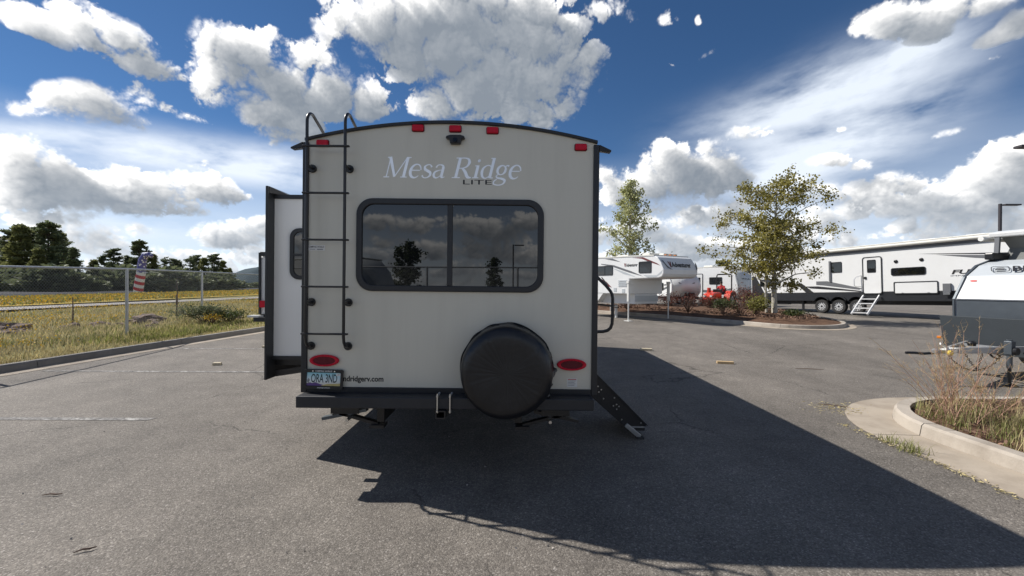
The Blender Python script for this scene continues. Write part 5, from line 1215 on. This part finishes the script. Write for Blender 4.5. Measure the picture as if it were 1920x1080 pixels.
# ------------------------------------------------------------------ plants
NR = np.random.default_rng(11)
def leaves(name, centres, size, m, parent, aspect=.75, flat=0.0):
    """one small pointed leaf of four corners at every centre, each turned its own way"""
    c = np.asarray(centres, np.float32); n = len(c)
    a = NR.normal(size=(n, 3)); a[:, 2] *= (1 - flat); a /= np.linalg.norm(a, axis=1)[:, None]
    b = NR.normal(size=(n, 3)); b -= (b * a).sum(1)[:, None] * a; b /= np.linalg.norm(b, axis=1)[:, None]
    s = (size * NR.uniform(.6, 1.35, n))[:, None]
    v = np.stack([c - a * s * .5, c + b * s * .5 * aspect, c + a * s * .5, c - b * s * .5 * aspect], 1).reshape(-1, 3)
    return soup(name, v, np.arange(n * 4).reshape(n, 4), m, parent)
def blades(name, base, h, w, m, lean=.35, parent=None):
    """bent grass blades, two triangles-worth of quad each"""
    n = len(base); base = np.asarray(base, np.float32)
    th = NR.uniform(0, 2 * np.pi, n); d = np.stack([np.cos(th), np.sin(th), np.zeros(n)], 1); q = np.stack([-np.sin(th), np.cos(th), np.zeros(n)], 1)
    hh = (np.asarray(h) * NR.uniform(.5, 1.3, n))[:, None]; ww = np.asarray(w).reshape(-1, 1) * np.ones((n, 1)); ln = (NR.uniform(.05, 1, n) * lean)[:, None] * hh
    up = np.array([[0, 0, 1.0]])
    v = np.stack([base - q * ww * .5, base + q * ww * .5, base + d * ln * .45 + up * hh * .6 + q * ww * .35, base + d * ln * .45 + up * hh * .6 - q * ww * .35, base + d * ln + up * hh * .95], 1)
    f = np.concatenate([np.arange(n)[:, None] * 5 + np.array([[0, 1, 2]]), np.arange(n)[:, None] * 5 + np.array([[0, 2, 3]]), np.arange(n)[:, None] * 5 + np.array([[3, 2, 4]])])
    return soup(name, v.reshape(-1, 3), f, m, parent)
def meadow_points(n, umin, umax, ymin, ymax, bias=1.6):
    """points over the meadow, denser near the camera"""
    out = []
    y = ymin + (ymax - ymin) * NR.random(n) ** bias; u = umin + (umax - umin) * NR.random(n) ** bias
    for yy, uu in zip(y, u):
        x = kx(yy) - .16 - uu; out.append((x, yy, mh(uu, yy, x) - .02))
    return np.array(out, np.float32)
def clump_keep(p, sc, thr, seed):
    k = np.sin(p[:, 0] * sc + seed) * np.sin(p[:, 1] * sc * .8 + seed * 2) + .6 * np.sin(p[:, 0] * sc * 2.3 - p[:, 1] * sc * 1.7 + seed)
    return p[k + NR.normal(0, .35, len(p)) > thr]
def by_dist(p, lo, k): return lo + k * np.hypot(p[:, 0], p[:, 1])
p = meadow_points(56000, .05, 14, 5.2, 32)
tag(blades('dry_grass', p, np.clip(.08 + .05 * (kx(10) - p[:, 0]), .08, .18), by_dist(p, .004, .0011), M['straw'], .5), kind='stuff')
p = clump_keep(meadow_points(60000, .3, 14, 5.2, 34), .9, .0, 1.0)
tag(blades('green_weeds', p, np.full(len(p), .14), by_dist(p, .006, .0013), M['greenblade'], .5), kind='stuff')
p = clump_keep(meadow_points(26000, 1.0, 14, 5.2, 34, 1.2), .55, .55, 4.0); p[:, 2] += NR.uniform(.10, .27, len(p))
tag(leaves('yellow_wildflowers', p, by_dist(p, .024, .0010), M['flower'], None, 1.0), kind='stuff')
n = 22000; y = 8 + 75 * NR.random(n) ** 1.3; x = -28 - 13.0 * NR.random(n)
p = np.stack([x, y, np.array([g(q) for q in y]) + .30 + NR.uniform(0, .18, n)], 1)
tag(leaves('verge_flowers', p, by_dist(p, .05, .0014), M['flower'], None, 1.0), kind='stuff')
q = NR.integers(0, n, 16000); pb = p[q] * 1.0; pb[:, 2] = np.array([g(v) for v in pb[:, 1]]) + .28; pb[:, 0] += NR.normal(0, .3, len(q))
tag(blades('verge_grass', pb, np.full(len(pb), .25), by_dist(pb, .01, .0015), M['greenblade'], .5), kind='stuff')

def rock(x, y, s, label, group, seed, z=None, flat=.42):
    import bmesh
    rr = random.Random(seed); bm = bmesh.new(); bmesh.ops.create_icosphere(bm, subdivisions=3, radius=1)
    off = Vector((rr.uniform(-9, 9), rr.uniform(-9, 9), rr.uniform(-9, 9)))
    from mathutils import noise
    for v in bm.verts:
        k = 1 + .45 * noise.noise(v.co * 1.3 + off) + .28 * noise.noise(v.co * 3.1 + off) + .16 * noise.noise(v.co * 7 + off)
        v.co = Vector((v.co.x * k * s, v.co.y * k * s * rr.uniform(.75, .8), v.co.z * k * s * flat))
    s *= 1
    me = bpy.data.meshes.new('rock'); bm.to_mesh(me); bm.free()
    o = link_mesh('rock', me, M['rock']); o.location = (x, y, (mz(x, y) if z is None else z) + s * flat * .35); o.rotation_euler = (0, 0, rr.uniform(0, 6)); tag(o, label, 'rock', group)
RK = [(-14.3, 12.1, .55, 'largest dark rock at the left edge of the meadow'), (-13.5, 11.6, .34, 'smaller dark rock just right of the largest one at the left edge'),
      (-13.4, 13.0, .30, 'low rock between the left edge and the middle rock heap'), (-12.9, 13.3, .36, 'rounded brown rock at the left end of the middle row'), (-12.4, 13.5, .26, 'small dark stone at the right end of the middle row'),
      (-12.7, 14.8, .62, 'broad reddish boulder behind the short stake'), (-12.2, 14.5, .33, 'brown stone leaning on the broad reddish boulder'), (-11.6, 13.9, .28, 'small stone left of the first fence post'), (-11.2, 13.2, .22, 'low stone in dry grass by the first fence post'),
      (-10.6, 16.6, .30, 'grey stone beside the dark green bush')]
for i, (x, y, s, lb) in enumerate(RK): rock(x, y, s * .85, lb, 'rocks in the meadow', i + 3)
def stake(x, y, h, label, twig=False):
    b = MB().tube([(0, 0, -.1), (.02, 0, h * .5), (.0, .01, h)], [.022, .018, .012], 6)
    if twig:
        for k in range(5):
            z = h * (.45 + .1 * k); b.tube([(0, 0, z), (.12 * (-1) ** k, .03, z + .08)], .006, 4)
    o = b.build('stake', M['twig']); o.location = (x, y, mz(x, y)); tag(o, label, 'stake', 'thin stakes in the meadow')
stake(-13.6, 13.2, .95, 'short dark stake in front of the broad boulder')
stake(-13.2, 14.6, 1.55, 'tallest stake, left of the first fence post')
stake(-12.1, 15.4, 1.5, 'weathered stake between the two fence posts, above the dark bush', True)
stake(-12.6, 16.0, .9, 'short thin stake left of the weathered one')
def bush(name, loc, r, h, leafm, n, size, label, cat='shrub', group=None, twigm='twig', twigs=14, dens=1.0):
    t = empty(name, loc); tag(t, label, cat, group)
    b = MB(); rr = random.Random(hash(label) % 1000 if False else sum(map(ord, label)))
    tips = []
    for k in range(twigs):
        a = rr.uniform(0, 6.28); l = rr.uniform(.6, 1.0); tilt = rr.uniform(.1, .95)
        p0 = Vector((0, 0, 0)); p1 = Vector((math.cos(a) * r * tilt * .5, math.sin(a) * r * tilt * .5, h * l * .55)); p2 = Vector((math.cos(a + .3) * r * tilt, math.sin(a + .3) * r * tilt, h * l * (1 - .25 * tilt)))
        b.tube([p0, p1, p2], [.014, .010, .004], 4); tips.append(p2); tips.append(p1.lerp(p2, .5))
        for q in range(3):
            s = p1.lerp(p2, rr.uniform(0, .8)); e = s + Vector((rr.uniform(-1, 1) * r * .35, rr.uniform(-1, 1) * r * .35, rr.uniform(.1, .35) * h)); b.tube([s, e], [.006, .002], 3); tips.append(e)
    b.build('stems', M[twigm], t)
    if n:
        tp = np.array([tuple(v) for v in tips], np.float32); c = tp[NR.integers(0, len(tp), n)] + NR.normal(0, 1, (n, 3)) * np.array([r * .17, r * .17, h * .12]); c[:, 2] = np.maximum(c[:, 2], .03)
        leaves('foliage', c, size, M[leafm], t)
    return t
x, y = -10.55, 14.6; bush('green_bush', (x, y, mz(x, y)), .85, .62, 'juniper', 2600, .05, 'dark green low bush below the weathered stake')
x, y = -9.85, 14.9; bush('green_bush', (x, y, mz(x, y)), .6, .42, 'greenleaf', 1500, .05, 'lighter green bush touching the dark one, beside the second fence post')
x, y = -10.0, 14.2; bush('flowering_weed', (x, y, mz(x, y)), .4, .35, 'flower', 260, .035, 'yellow flowering weed in front of the two bushes')
x, y = -9.15, 6.35; bush('tall_weed', (x, y, mz(x, y)), .3, 1.9, 'greenleaf', 900, .09, 'tall leafy weed at the kerb just outside the left edge')

# --- pines beyond the road
def pine_mesh(h, seed, shape, clumps, wide, low):
    """needle tufts on drooping boughs; returns crown soup verts/faces and bough tubes"""
    rr = random.Random(seed); cents = []; b = MB()
    b.tube([(0, 0, -.3), (.02 * h, 0, h * .4), (0, .01 * h, h * .98)], [.024 * h, .018 * h, .005 * h], 7)
    nb = clumps
    for k in range(nb):
        f = rr.random() ** .85; z = h * (low + (1 - low) * f)
        prof = {'round': math.sqrt(max(0.0, 1 - ((f - .55) / .58) ** 2)), 'cone': (1 - f) ** .8 + .10, 'flat': .55 + .45 * math.sin(3.0 * f + .3)}[shape]
        L_ = wide * h * prof * rr.uniform(.45, 1.05); a = rr.uniform(0, 6.283)
        tip = Vector((math.cos(a) * L_, math.sin(a) * L_, z + L_ * rr.uniform(-.12, .30)))
        b.tube([(0, 0, z - .05 * h * .3), tuple(Vector((tip.x * .5, tip.y * .5, z + .05 * L_))), tuple(tip)], [.006 * h, .004 * h, .0015 * h], 3, caps=False)
        for q in range(5):
            s = rr.uniform(.45, 1.05); cents.append((tip.x * s + rr.gauss(0, .022 * h), tip.y * s + rr.gauss(0, .022 * h), z + (tip.z - z) * s + rr.gauss(0, .014 * h)))
    return b, np.array(cents, np.float32)
def tufts(name, cents, size, m, parent, k=7):
    n = len(cents); c = np.repeat(cents, k, 0); N_ = n * k
    a = NR.normal(size=(N_, 3)); a[:, 2] = np.abs(a[:, 2]) * .7; a /= np.linalg.norm(a, axis=1)[:, None]
    b = NR.normal(size=(N_, 3)); b -= (b * a).sum(1)[:, None] * a; b /= np.linalg.norm(b, axis=1)[:, None]
    s = (size * NR.uniform(.6, 1.3, N_))[:, None]
    v = np.stack([c - b * s * .13, c + b * s * .13, c + a * s + b * s * .20, c + a * s - b * s * .20], 1).reshape(-1, 3)
    return soup(name, v, np.arange(N_ * 4).reshape(N_, 4), m, parent)
PROTO = {}
def pine(kind, x, y, h, label, group, rz=0.0):
    z = g(y) + .2
    if kind not in PROTO:
        shape, cl, wide, low, mt, sd = {'round': ('round', 70, .17, .28, 'needle', 1), 'cone': ('cone', 85, .25, .08, 'needle', 2), 'olive': ('cone', 120, .27, .14, 'needle2', 3), 'flat': ('flat', 48, .24, .25, 'needle', 4), 'full': ('cone', 120, .36, .03, 'needle2', 6)}[kind]
        t = empty('pine_tree', (0, 0, 0)); b, c = pine_mesh(10, sd, shape, cl, wide, low)
        b.build('trunk', M['pinebark'], t); tufts('crown', c, .44, M[mt], t, 10); PROTO[kind] = t; o = t
    else: o = copy_tree(PROTO[kind])
    o.location = (x, y, z); o.scale = (h / 10,) * 3; o.rotation_euler = (0, 0, rz); tag(o, label, 'pine tree', group); return o
def at(px, Y): return (px - 960) / 800 * Y
GP = 'pines beyond the road'
def topz(py, Y): return 1.6 + (543 - py) / 800 * Y - (g(Y) + .2)
for (px, py, Y, kd, lb) in ((38, 433, 56, 'olive', 'broad olive pine, tallest at the far left'), (4, 470, 62, 'full', 'pine cut by the left edge'), (63, 440, 58, 'round', 'slim pine second in the left group'), (92, 432, 55, 'round', 'round-topped pine near the middle of the left group'),
                       (118, 468, 54, 'flat', 'sparse dark pine right of the round-topped one'), (137, 476, 52, 'cone', 'conical pine with drooping boughs ending the left group'), (72, 476, 53, 'olive', 'olive pine in front of the round-topped pair'),
                       (214, 478, 62, 'round', 'small round pine left of the flag tube'), (262, 464, 60, 'round', 'dark round pine directly behind the flag tube'), (238, 490, 66, 'cone', 'short conical pine between the small round one and the flag tube'), (309, 493, 66, 'flat', 'thin sparse pine right of the flag tube'),
                       (337, 500, 72, 'cone', 'little conical pine left of the second fence post'), (356, 492, 74, 'flat', 'thin pine over the top rail left of the second post'), (383, 494, 76, 'full', 'bushy pine behind the second fence post'), (402, 487, 74, 'round', 'dark pine just right of the second fence post'), (430, 512, 78, 'full', 'last low pine before the open hill'), (176, 498, 60, 'full', 'spreading pine just right of the left group'), (196, 490, 64, 'round', 'dark pine between the left group and the first fence post'), (286, 486, 62, 'olive', 'olive pine right behind the top of the flag tube'), (326, 496, 70, 'round', 'low round pine between the flag tube and the little conical one'), (368, 489, 78, 'round', 'round pine left of the bushy one'), (418, 498, 76, 'olive', 'olive pine right of the dark one by the second post'), (20, 446, 60, 'round', 'round pine between the edge pine and the tallest one'), (110, 446, 60, 'olive', 'olive pine behind the sparse dark one')):
    pine(kd, at(px, Y), Y, topz(py, Y), lb, GP, px * .37)
def juniper(px, py, Y, w, label):
    o = None
    if 'jun' not in PROTO:
        t = empty('juniper_bush', (0, 0, 0)); b = MB(); b.tube([(0, 0, -.1), (.1, 0, .8)], [.15, .06], 6); b.build('trunk', M['pinebark'], t)
        n = 620; d = NR.normal(size=(n, 3)); d /= np.linalg.norm(d, axis=1)[:, None]; rad = NR.uniform(.45, 1.0, n) ** .5
        wob = 1 + .22 * np.sin(d[:, 0] * 4 + 1) * np.sin(d[:, 1] * 5) + .15 * np.sin(d[:, 2] * 7 + d[:, 0] * 3)
        c = d * (rad * wob)[:, None] * np.array([1.15, 1.15, .85]) + np.array([0, 0, .8]); c = c[c[:, 2] > .02]
        tufts('crown', c.astype(np.float32), .34, M['juniper'], t, 5); PROTO['jun'] = t; o = t
    else: o = copy_tree(PROTO['jun'])
    x = at(px, Y); z = g(Y) + .25; hh = 1.6 + (537 - py) / 800 * Y - z; o.location = (x, Y, z - .15); o.scale = (w / 800 * Y / 2.2, w / 800 * Y / 2.2, hh / 1.6); o.rotation_euler = (0, 0, px * .7)
    tag(o, label, 'bush', 'junipers beyond the road')
JN = [(10, 515, 50, 90, 'juniper at the very left, below the pine cut by the edge'), (58, 522, 49, 64, 'wide juniper below the tall olive pine'), (105, 509, 48, 84, 'juniper filling the foot of the left pines'), (150, 525, 50, 70, 'low juniper at the right foot of the left pines'), (190, 520, 54, 60, 'juniper in the gap between the pine groups'), (225, 508, 56, 70, 'juniper behind the first fence post'),
      (285, 521, 56, 60, 'juniper right behind the flag tube'), (325, 510, 60, 74, 'juniper right of the flag tube under the thin pine'), (365, 522, 64, 56, 'juniper below the bushy pine'), (405, 518, 68, 60, 'juniper right of the second post'), (440, 530, 84, 40, 'small juniper at the end of the row'), (475, 533, 110, 36, 'far small juniper near the hill')]
JN += [(1300, 522, 130, 30, 'far dark bush line left of the small green tree'), (1330, 520, 125, 34, 'far dark bush under the small green tree'), (1368, 520, 130, 34, 'far dark bush right of the small green tree'), (1130, 524, 140, 40, 'far dark bush beyond the camper')]
for q in JN: juniper(*q)

# --- leafy trees
def leafy(name, loc, h, label, m, seed, spread, low, nleaf, size, lean=(0, 0), form='oval', trunks=1):
    rr = random.Random(seed); t = empty(name, loc); tag(t, label, 'tree')
    tips = []; 
    for tk in range(trunks):
        b = MB(); th_ = h * (1 if tk == 0 else .72); ox = 0 if tk == 0 else rr.uniform(-.5, -.35)
        tp = [Vector((ox + lean[0] * f * f * h + .05 * math.sin(5 * f + seed), lean[1] * f * f * h + .05 * math.cos(4 * f), f * th_ * .97)) for f in lin(0, 1, 9)]
        r0 = .021 * h if tk == 0 else .010 * h
        b.tube([tp[0] - Vector((0, 0, .1))] + tp, [r0 * 1.25] + [max(.008, r0 * (1 - .93 * f)) for f in lin(0, 1, 9)], 9)
        nl = 30 if tk == 0 else 12
        for k in range(nl):
            f = low + (1 - low) * ((k + rr.random()) / nl) * .96
            i = min(7, int(f * 8)); p0 = tp[i].lerp(tp[i + 1], f * 8 - i)
            rel = (f - low) / (1 - low)
            pr = {'oval': math.sqrt(max(.03, 1 - ((rel - .32) / .72) ** 2)), 'cone': (1 - rel) ** .75 * .95 + .10}[form]
            L_ = spread * pr * rr.uniform(.65, 1.12) * (1 if tk == 0 else .7); a = k * 2.4 + rr.uniform(-.5, .5); up = rr.uniform(.15, .7) if form == 'oval' else rr.uniform(.35, .9)
            d = Vector((math.cos(a), math.sin(a), up)).normalized()
            p1 = p0 + d * L_ * .5 + Vector((0, 0, .03 * L_)); p2 = p0 + d * L_ + Vector((0, 0, -.10 * L_ * (1 - rel)))
            rb = max(.006, r0 * .36 * (1 - rel * .7)); b.tube([p0, p1, p2], [rb, rb * .6, .004], 5, caps=False)
            for q in range(7):
                s0 = p0.lerp(p1, .5 + .5 * q / 3) if q < 3 else p1.lerp(p2, (q - 3) / 4)
                e = s0 + Vector((rr.gauss(0, 1), rr.gauss(0, 1), rr.uniform(-.25, .8))).normalized() * L_ * rr.uniform(.18, .42)
                b.tube([s0, s0.lerp(e, .5) + Vector((0, 0, .03)), e], [rb * .35, rb * .22, .003], 3, caps=False)
                for u in (.45, .75, 1.0): tips.append(s0.lerp(e, u))
            tips.append(p2)
        b.build('trunk', M['bark'], t, smooth=True)
    tp_ = np.array([tuple(v) for v in tips], np.float32)
    wgt = np.array([rr.random() ** 2.4 for _ in tips]); wgt /= wgt.sum()
    c = tp_[NR.choice(len(tp_), nleaf, p=wgt)] + NR.normal(0, 1, (nleaf, 3)) * (.034 * spread + .045)
    leaves('crown', c, size, M[m], t, .85); return t
leafy('aspen_tree', (12.3, 20.0, g(20) + .27), 6.2, 'broad olive-leaved aspen with white bark in the kerbed island', 'leafB', 21, 2.75, .22, 16500, .10, lean=(.006, 0), trunks=2)
leafy('aspen_tree', (7.55, 27.2, g(27) + .15), 8.3, 'slender pale-leaved aspen rising behind the truck camper', 'leafA', 8, 2.6, .20, 5600, .135, form='cone')
leafy('small_tree', (27.6, 56, g(56)), 4.9, 'small light green tree far behind, between the camper and the broad aspen', 'limeleaf', 33, 1.6, .25, 2200, .2)
leafy('mirrored_tree', (-6.2, -18, 0), 4.2, 'dark leafy tree behind the fence, mirrored in the left pane', 'greenleaf', 5, 1.2, .12, 4200, .14)
leafy('mirrored_tree', (-1.1, -19, 0), 3.4, 'narrow dark tree behind the fence, mirrored in the right pane', 'greenleaf', 6, .62, .06, 3600, .12)

# --- shrubs of the island
for (px, Y, r, h, lm, n, lb, tw) in ((1215, 24.5, .8, .95, 'redleaf', 140, 'bare brown shrub under the camper overhang', 'twig'), (1290, 21.0, .8, .85, 'redleaf', 260, 'brown twiggy shrub right of the front camper jack', 'twig'), (1331, 23.5, .8, .75, 'redleaf', 420, 'russet shrub just left of the green and brown one', 'twig'), (1392, 26.0, 1.0, 1.3, 'redleaf', 380, 'brown shrub in front of the rear of the tractor', 'twig'), (1255, 25.0, .9, .8, 'redleaf', 700, 'russet shrub behind the bare one under the overhang', 'twig'), 
                                 (1356, 19.6, .7, .72, 'greenleaf', 800, 'green and brown shrub in front of the tractor', 'twig'), (1386, 19.5, .8, .85, 'redleaf', 160, 'tall bare shrub left of the yellow-green one', 'twig'), (1397, 22.5, .9, 1.1, 'redleaf', 300, 'dense brown shrub behind the tall bare one', 'twig'), (1416, 18.9, .6, .8, 'limeleaf', 1500, 'yellow-green shrub beside the white trunks', 'twig'), (1488, 18.3, .45, .32, 'greenleaf', 700, 'low grey-green plant near the rounded end of the island', 'paletwig'), (1175, 23.6, .6, .5, 'redleaf', 120, 'small brown shrub between the camper jacks', 'twig')):
    bush('island_shrub', (at(px, Y), Y, g(Y) + .24), r, h, lm, n, .07, lb, 'shrub', 'shrubs on the island', tw, 20)
def scatter_in(poly, n, z):
    xs = [p[0] for p in poly]; ys = [p[1] for p in poly]; out = []
    def inside(x, y):
        c = False; j = len(poly) - 1
        for i in range(len(poly)):
            if (poly[i][1] > y) != (poly[j][1] > y) and x < (poly[j][0] - poly[i][0]) * (y - poly[i][1]) / (poly[j][1] - poly[i][1]) + poly[i][0]: c = not c
            j = i
        return c
    while len(out) < n:
        x = NR.uniform(min(xs), max(xs)); y = NR.uniform(min(ys), max(ys))
        if inside(x, y): out.append((x, y, g(y) + z + NR.uniform(0, .05)))
    return np.array(out, np.float32)
M['chip'] = mat('bark_chip', (.17, .10, .065), .85, var=.3, island=.6)
tag(leaves('bark_chips', scatter_in(inset(isl, .9), 9000, .30), .10, M['chip'], None, .45, .6), kind='stuff')
nb = [(4.56, 1.5), (4.56, 4.36)] + [(5.77 + 1.2 * math.cos(R(a)), 4.36 + 1.2 * math.sin(R(a))) for a in range(180, 89, -15)] + [(9, 5.55), (9, 1.5)]
tag(leaves('bark_chips', scatter_in(nb, 7000, .125), .055, M['chip'], None, .35, .7), kind='stuff')
p = scatter_in(nb, 1500, .10); p = p[(np.hypot(p[:, 0] - 5.1, p[:, 1] - 4.6) + NR.normal(0, .3, len(p))) < .75]
q = np.repeat(p, 9, 0) + NR.normal(0, .035, (len(p) * 9, 3)) * np.array([1, 1, 0])
tag(blades('planter_grass', q, np.full(len(q), .13), np.full(len(q), .005), M['greenblade'], .8), kind='stuff')
p = scatter_in(nb, 900, .10); p = p[(np.hypot((p[:, 0] - 5.5) * .7, p[:, 1] - 4.75) + NR.normal(0, .3, len(p))) < .8]
q = np.repeat(p, 8, 0) + NR.normal(0, .04, (len(p) * 8, 3)) * np.array([1, 1, 0])
tag(blades('planter_straw', q, np.full(len(q), .2), np.full(len(q), .0045), M['straw'], .8), kind='stuff')
# --- russet weed clump in front of the pop-top trailer
def weed(loc, n, h, spread, label, seed):
    rr = random.Random(seed); t = empty('dry_weed', loc); tag(t, label, 'weed', 'dry weeds in the near planter')
    s = MB(); w = MB()
    for k in range(n):
        a = rr.uniform(0, 6.283); tl = rr.random() ** .7; L_ = h * rr.uniform(.55, 1.0); b0 = Vector((rr.gauss(0, .09), rr.gauss(0, .09), 0))
        P = [b0 + Vector((math.cos(a) * spread * tl * f ** 1.25, math.sin(a) * spread * tl * f ** 1.25, L_ * f * (1 - .12 * tl * f))) for f in (0, .2, .4, .6, .8, 1)]
        s.tube(P, [.0032, .0029, .0025, .0020, .0015, .0009], 4, caps=False)
        for q in range(9):
            f = rr.uniform(.22, 1) * 4.99; i = int(f); p0 = P[i].lerp(P[i + 1], f - i); l = rr.uniform(.05, .17)
            d = ((P[i + 1] - P[i]).normalized() + Vector((rr.gauss(0, .55), rr.gauss(0, .55), rr.gauss(0, .2)))).normalized(); p1 = p0 + d * l
            w.tube([p0, p1], [.0014, .0007], 3, caps=False)
            for z in range(3):
                p2 = p0.lerp(p1, rr.uniform(.4, 1)); w.tube([p2, p2 + (d + Vector((rr.gauss(0, .6), rr.gauss(0, .6), rr.gauss(0, .4)))).normalized() * rr.uniform(.02, .07)], [.0012, .0007], 3, caps=False)
    s.build('stems', M['redtwig'], t); o = w.build('twigs', M['paletwig'], t); o['kind'] = 'stuff'
weed((4.95, 4.72, .10), 34, 1.0, .62, 'large russet weed clump in the near planter', 3)
weed((5.55, 4.85, .10), 16, .75, .5, 'shorter straw-coloured weed at the right edge of the near planter', 4)
weed((5.55, 5.35, .10), 12, 1.15, .22, 'tall upright weed in front of the dark stone guard', 9)
# grass growing in the joint of the gutter
def tuft(x, y, n, h, label):
    p = np.stack([x + NR.normal(0, .05, n), y + NR.normal(0, .06, n), np.full(n, .0)], 1)
    tag(blades('grass_tuft', p - np.array([[x, y, 0]]), np.full(n, h), np.full(n, .005), M['greenblade'], 1.3), label, 'grass tuft', 'grass tufts along the gutter').location = (x, y, .004)
tuft(3.93, 4.42, 70, .075, 'smaller grass tuft growing where gutter meets tarmac')
tuft(3.90, 4.16, 120, .105, 'larger grass tuft growing where gutter meets tarmac')
n = 210; p = np.stack([4.30 + NR.normal(0, .20, n), 5.66 + NR.normal(0, .16, n), np.full(n, .012)], 1)
tag(leaves('leaf_litter', p, .038, M['straw'], None, .22, .9), kind='stuff')
n = 260; yy = NR.uniform(3.0, 5.0, n); p = np.stack([3.87 + NR.normal(0, .035, n), yy, np.full(n, .012)], 1)
tag(leaves('leaf_litter', p, .035, M['straw'], None, .25, .9), kind='stuff')
def stick(x, y, l, rz, label):
    o = MB().tube([(-l / 2, 0, .012), (-l * .1, .006, .016), (l * .2, -.004, .014), (l / 2, .004, .012)], [.003, .006, .006, .003], 6).build('stick', M['twig'], smooth=True)
    o.location = (x, y, g(y)); o.rotation_euler = (0, 0, rz); tag(o, label, 'stick', 'sticks on the tarmac')
stick(-3.47, 3.22, .13, .15, 'short dark stick lying on sunlit tarmac at lower left')
stick(-2.55, 2.55, .10, .6, 'small bark piece near the lower left corner')
stick(5.8, 8.3, .5, -.2, 'long thin stick on tarmac left of the drawbar')
stick(4.35, 5.75, .35, -.5, 'pale stick at the rounded tip of the gutter')
n = 260; yy = 2.2 + 9 * NR.random(n) ** 1.5; xx = NR.uniform(-1.15, 1.1, n) * yy
p = np.stack([xx, yy, np.array([g(v) for v in yy]) + .006], 1)
M['grit'] = mat('pale_pebble', (.34, .31, .28), .9, var=.3, island=.5)
tag(leaves('loose_grit', p, .014, M['grit'], None, .8, .5), kind='stuff')

# ------------------------------------------------------------------ stars and stripes air dancer by the road
def flagtube():
    m = bpy.data.materials.new('stars_and_stripes_fabric'); m.use_nodes = True; t = m.node_tree; p = t.nodes['Principled BSDF']; L = t.links.new
    tc = N(t, 'ShaderNodeTexCoord'); sp = N(t, 'ShaderNodeSeparateXYZ'); L(tc.outputs['Object'], sp.inputs[0])
    sl = N(t, 'ShaderNodeMath', operation='MULTIPLY_ADD'); sl.inputs[1].default_value = .35; L(sp.outputs[0], sl.inputs[0]); L(sp.outputs[2], sl.inputs[2])
    md = N(t, 'ShaderNodeMath', operation='MODULO'); md.inputs[1].default_value = .76; L(sl.outputs[0], md.inputs[0])
    gt = N(t, 'ShaderNodeMath', operation='GREATER_THAN'); gt.inputs[1].default_value = .38; L(md.outputs[0], gt.inputs[0])
    mx_ = N(t, 'ShaderNodeMix', data_type='RGBA'); mx_.inputs[6].default_value = (.48, .02, .03, 1); mx_.inputs[7].default_value = (.75, .73, .72, 1); L(gt.outputs[0], mx_.inputs[0])
    vo = N(t, 'ShaderNodeTexVoronoi'); vo.inputs['Scale'].default_value = 3.6; L(tc.outputs['Object'], vo.inputs['Vector'])
    ls = N(t, 'ShaderNodeMath', operation='LESS_THAN'); ls.inputs[1].default_value = .34; L(vo.outputs['Distance'], ls.inputs[0])
    bl = N(t, 'ShaderNodeMix', data_type='RGBA'); bl.inputs[6].default_value = (.11, .105, .32, 1); bl.inputs[7].default_value = (.72, .72, .75, 1); L(ls.outputs[0], bl.inputs[0])
    hi = N(t, 'ShaderNodeMath', operation='GREATER_THAN'); hi.inputs[1].default_value = 3.0; L(sl.outputs[0], hi.inputs[0])
    fm = N(t, 'ShaderNodeMix', data_type='RGBA'); L(hi.outputs[0], fm.inputs[0]); L(mx_.outputs[2], fm.inputs[6]); L(bl.outputs[2], fm.inputs[7]); L(fm.outputs[2], p.inputs['Base Color']); p.inputs['Roughness'].default_value = .6
    return m
Yd = 50; d = empty('air_dancer', (at(259, Yd), Yd, g(Yd) - .12)); tag(d, 'tall inflatable tube in red and white stripes with a starry blue top, bending over', 'inflatable tube')
tp = [(0, 0, .25), (.05, 0, 1.0), (.22, 0, 2.0), (.38, 0, 2.9), (.42, 0, 3.7), (.55, 0, 4.4), (.85, 0, 4.85), (1.25, 0, 4.95), (1.6, 0, 4.7)]
MB().tube(tp, [.42, .46, .45, .43, .41, .39, .36, .32, .22], 18).build('tube', flagtube(), d, smooth=True)
MB().lathe([(.5, 0), (.55, .1), (.5, .3)], (0, 0, 0), 'z', 18).build('blower', M['plastic'], d)
